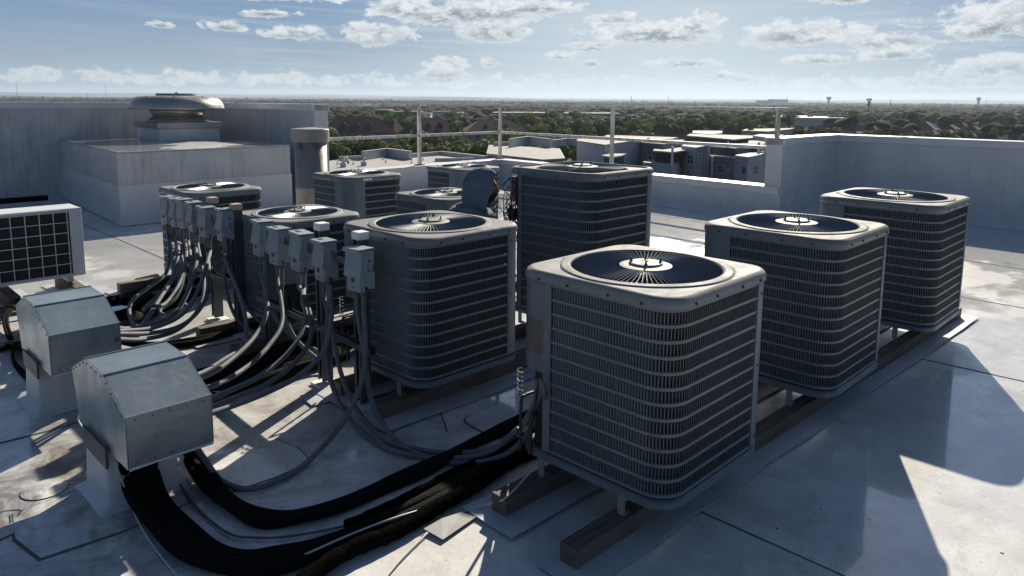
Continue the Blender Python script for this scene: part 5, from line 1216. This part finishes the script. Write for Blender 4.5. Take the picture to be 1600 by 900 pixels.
def crown_mesh(seed, H=11., Rw=5., nleaf=4200):
    r2 = np.random.RandomState(seed); lobes = []
    for k in range(r2.randint(9, 14)):
        a = r2.uniform(0, 6.28); rr = Rw * .62 * math.sqrt(r2.uniform(0, 1)); z = H * r2.uniform(.38, .80) - rr * .1
        lobes.append((math.cos(a) * rr, math.sin(a) * rr, z, r2.uniform(.26, .44) * Rw))
    lobes.append((0, 0, H * .78, Rw * .42)); lobes = np.array(lobes)
    li = r2.randint(0, len(lobes), nleaf); d = r2.normal(size=(nleaf, 3)); d /= np.linalg.norm(d, axis=1)[:, None]
    rad = lobes[li, 3] * (r2.uniform(.80, 1.10, nleaf)) ; c = lobes[li, :3] + d * rad[:, None] * np.array([1, 1, .8])
    s = r2.uniform(.16, .42, nleaf); n = d + r2.normal(size=(nleaf, 3)) * .32; n /= np.linalg.norm(n, axis=1)[:, None]
    t = np.cross(n, r2.normal(size=(nleaf, 3))); t /= np.linalg.norm(t, axis=1)[:, None]; b = np.cross(n, t)
    V = np.empty((nleaf, 4, 3)); sy = s * r2.uniform(.5, 1, nleaf)
    V[:, 0] = c - t * s[:, None]; V[:, 1] = c - b * sy[:, None] + n * .05; V[:, 2] = c + t * s[:, None]; V[:, 3] = c + b * sy[:, None]
    me = bpy.data.meshes.new('crown'); me.vertices.add(nleaf * 4); me.vertices.foreach_set('co', V.reshape(-1)); me.loops.add(nleaf * 4); me.loops.foreach_set('vertex_index', np.arange(nleaf * 4))
    me.polygons.add(nleaf); me.polygons.foreach_set('loop_start', np.arange(0, nleaf * 4, 4)); me.polygons.foreach_set('loop_total', np.full(nleaf, 4)); me.update(calc_edges=True); me.materials.append(M_LEAF)
    return me, lobes
CR = [crown_mesh(s, H=rndh, Rw=rw) for s, rndh, rw in ((1, 11, 5.2), (2, 10, 5.6), (3, 12.5, 5.0), (4, 9, 4.6), (5, 11.5, 6.2))]
TR = []
for me, lobes in CR:
    b = MB(); top = lobes[-1][2]; b.tube([(0, 0, 0), (.1, 0, top * .35), (0, .1, top * .7)], [.28, .2, .10], 7)
    for l in lobes[:7]: b.tube([(.05, .05, top * .32), (l[0] * .5, l[1] * .5, (top * .35 + l[2]) / 2), (l[0], l[1], l[2])], [.12, .08, .03], 5)
    o = b.build('trunk', M_BARK); TR.append(o.data); bpy.data.objects.remove(o)
names_d = ['broad', 'round', 'tall', 'small', 'wide']
def tree(x, y, k, s, label, first=[0]):
    r = thing('tree', label, 'tree', (x, y, GZ), rnd.uniform(0, 6.28), 'trees beyond the roof'); r.scale = (s, s, s * rnd.uniform(.92, 1.1))
    for nm, me in (('crown', CR[k][0]), ('trunk', TR[k])): o = bpy.data.objects.new(nm, me); C.objects.link(o); o.parent = r
    return r
tr2 = random.Random(11)
blocked = [(1, 1)]
def col_name(px):
    return 'left of the second rail post' if px < 650 else 'between the second and the corner rail post' if px < 780 else 'between the corner and the third rail post' if px < 955 else 'between the third and the right rail post' if px < 1215 else 'above the right parapet'
tn = 0
rows_ = [('in the nearest tree row', 152, 495, 775, 20, .78), ('in the second tree row', 172, 505, 960, 19, .80), ('in the third tree row', 198, 640, 1010, 14, .85), ('in the fourth tree row', 262, 820, 1230, 22, 1.0), ('in the fifth tree row', 300, 505, 1230, 26, 1.0),
         ('in the sixth tree row', 345, 500, 1250, 24, 1.0), ('in the farthest counted tree row', 430, 700, 1620, 30, 1.05), ('dotted between the estate houses', 265, 1240, 1640, 16, .72)]
words = ['first', 'second', 'third', 'fourth', 'fifth', 'sixth', 'seventh', 'eighth', 'ninth', 'tenth', 'eleventh', 'twelfth', 'thirteenth', 'fourteenth', 'fifteenth', 'sixteenth', 'seventeenth', 'eighteenth', 'nineteenth', 'twentieth', 'twenty-first', 'twenty-second', 'twenty-third', 'twenty-fourth', 'twenty-fifth', 'twenty-sixth', 'twenty-seventh', 'twenty-eighth', 'twenty-ninth', 'thirtieth']
for (nm, d, x0, x1, n, s) in rows_:
    for i in range(n):
        px = x0 + (x1 - x0) * (i + .5) / n + tr2.uniform(-6, 6); dd = d * tr2.uniform(.93, 1.07); q = bld_origin(px, dd); k = tr2.randrange(5)
        sc2 = s * tr2.uniform(.72, 1.08)
        if d == 198 and 640 < px < 830 and i % 2: continue
        tree(q.x, q.y, k, sc2, f'{names_d[k]} green tree, {words[i]} from the left {nm}')

# far woods as one mass
def woods():
    r2 = np.random.RandomState(5); ico = bmesh.new(); bmesh.ops.create_icosphere(ico, subdivisions=2, radius=1); base = np.array([v.co[:] for v in ico.verts]); faces = np.array([[v.index for v in f.verts] for f in ico.faces]); ico.free()
    ico = bmesh.new(); bmesh.ops.create_icosphere(ico, subdivisions=1, radius=1); base1 = np.array([v.co[:] for v in ico.verts]); faces1 = np.array([[v.index for v in f.verts] for f in ico.faces]); ico.free()
    Vs, Fs, off = [], [], 0
    for (d0, d1, n, s, bb, ff) in ((330, 800, 2600, 5.2, base, faces), (800, 1600, 6000, 6.5, base1, faces1), (1600, 3200, 9000, 9.0, base1, faces1), (3200, 5600, 9000, 14, base1, faces1)):
        dd = np.sqrt(r2.uniform(d0 * d0, d1 * d1, n)); a = r2.uniform(R(-38), R(40), n)
        cl = np.sin(a * 23 + dd * .011) + np.sin(dd * .021 - a * 9) + r2.normal(size=n) * .8; m_ = cl > -.9
        if d0 == 330: m_ &= ~((a > R(14)) & (dd < 620) & (r2.uniform(size=n) < .88)) & ~((np.abs(a - R(2)) < R(10)) & (dd > 395) & (dd < 470))
        dd, a = dd[m_], a[m_]; n = len(dd)
        rr = s * r2.uniform(.6, 1.25, n); hz = r2.uniform(.7, 1.15, n) * (1 if d0 > 700 else 1.0)
        cx, cy = np.sin(a) * dd, np.cos(a) * dd; cz = GZ + 4.2 * hz + (s - 5) * .12
        J = 1 + r2.normal(size=(n, len(bb), 1)) * .17
        V = bb[None] * J * (rr[:, None, None] * np.array([1, 1, .62])) + np.stack([cx, cy, cz + 1.0], 1)[:, None]
        F = ff[None] + (np.arange(n) * len(bb))[:, None, None] + off
        Vs.append(V.reshape(-1, 3)); Fs.append(F.reshape(-1, 3)); off += n * len(bb)
    V = np.concatenate(Vs); F = np.concatenate(Fs); me = bpy.data.meshes.new('far_woods'); me.vertices.add(len(V)); me.vertices.foreach_set('co', V.reshape(-1)); me.loops.add(F.size); me.loops.foreach_set('vertex_index', F.reshape(-1))
    me.polygons.add(len(F)); me.polygons.foreach_set('loop_start', np.arange(0, F.size, 3)); me.polygons.foreach_set('loop_total', np.full(len(F), 3)); me.update(calc_edges=True)
    m = bpy.data.materials.new('woods'); m.use_nodes = True; g = NT(m.node_tree); p = g.n('ShaderNodeBsdfPrincipled'); out = g.n('ShaderNodeOutputMaterial'); g.l(p.outputs[0], out.inputs[0])
    tc = g.n('ShaderNodeTexCoord').outputs['Object']; c = g.mix(g.ramp(g.noise(tc, .05, 5, .6), .35, .65), (.018, .032, .012), (.045, .062, .020)); c = g.mix(g.ramp(g.noise(tc, 1.1, 3, .6), .4, .62), c, (.010, .016, .007))
    g.l(c, p.inputs['Base Color']); p.inputs['Roughness'].default_value = .95; p.inputs['Specular IOR Level'].default_value = .1
    b = g.n('ShaderNodeBump'); b.inputs['Strength'].default_value = 1; b.inputs['Distance'].default_value = 1.2; g.l(g.noise(tc, .9, 4, .7), b.inputs['Height']); g.l(b.outputs[0], p.inputs['Normal'])
    me.materials.append(m); o = bpy.data.objects.new('far_woods', me); C.objects.link(o)
    tag(o, 'far green woods spreading to the horizon between roofs', 'woods', kind='stuff')
woods()

# ================================================================== HAZE
def haze():
    b = MB(); b.box((0, 0, (GZ - 1 + 150) / 2), (29000, 29000, 150 - GZ + 1)); m = bpy.data.materials.new('haze_air'); m.use_nodes = True; g = NT(m.node_tree)
    v = g.n('ShaderNodeVolumePrincipled'); v.inputs['Density'].default_value = HAZE_D; v.inputs['Color'].default_value = (.62, .74, .92, 1); v.inputs['Anisotropy'].default_value = .3
    out = g.n('ShaderNodeOutputMaterial'); g.l(v.outputs[0], out.inputs['Volume']); o = b.build('haze', m); tag(o, 'pale air haze over the far suburbs', 'haze', kind='stuff')
HAZE_D = 9e-5
haze()
sc.render.film_transparent = False
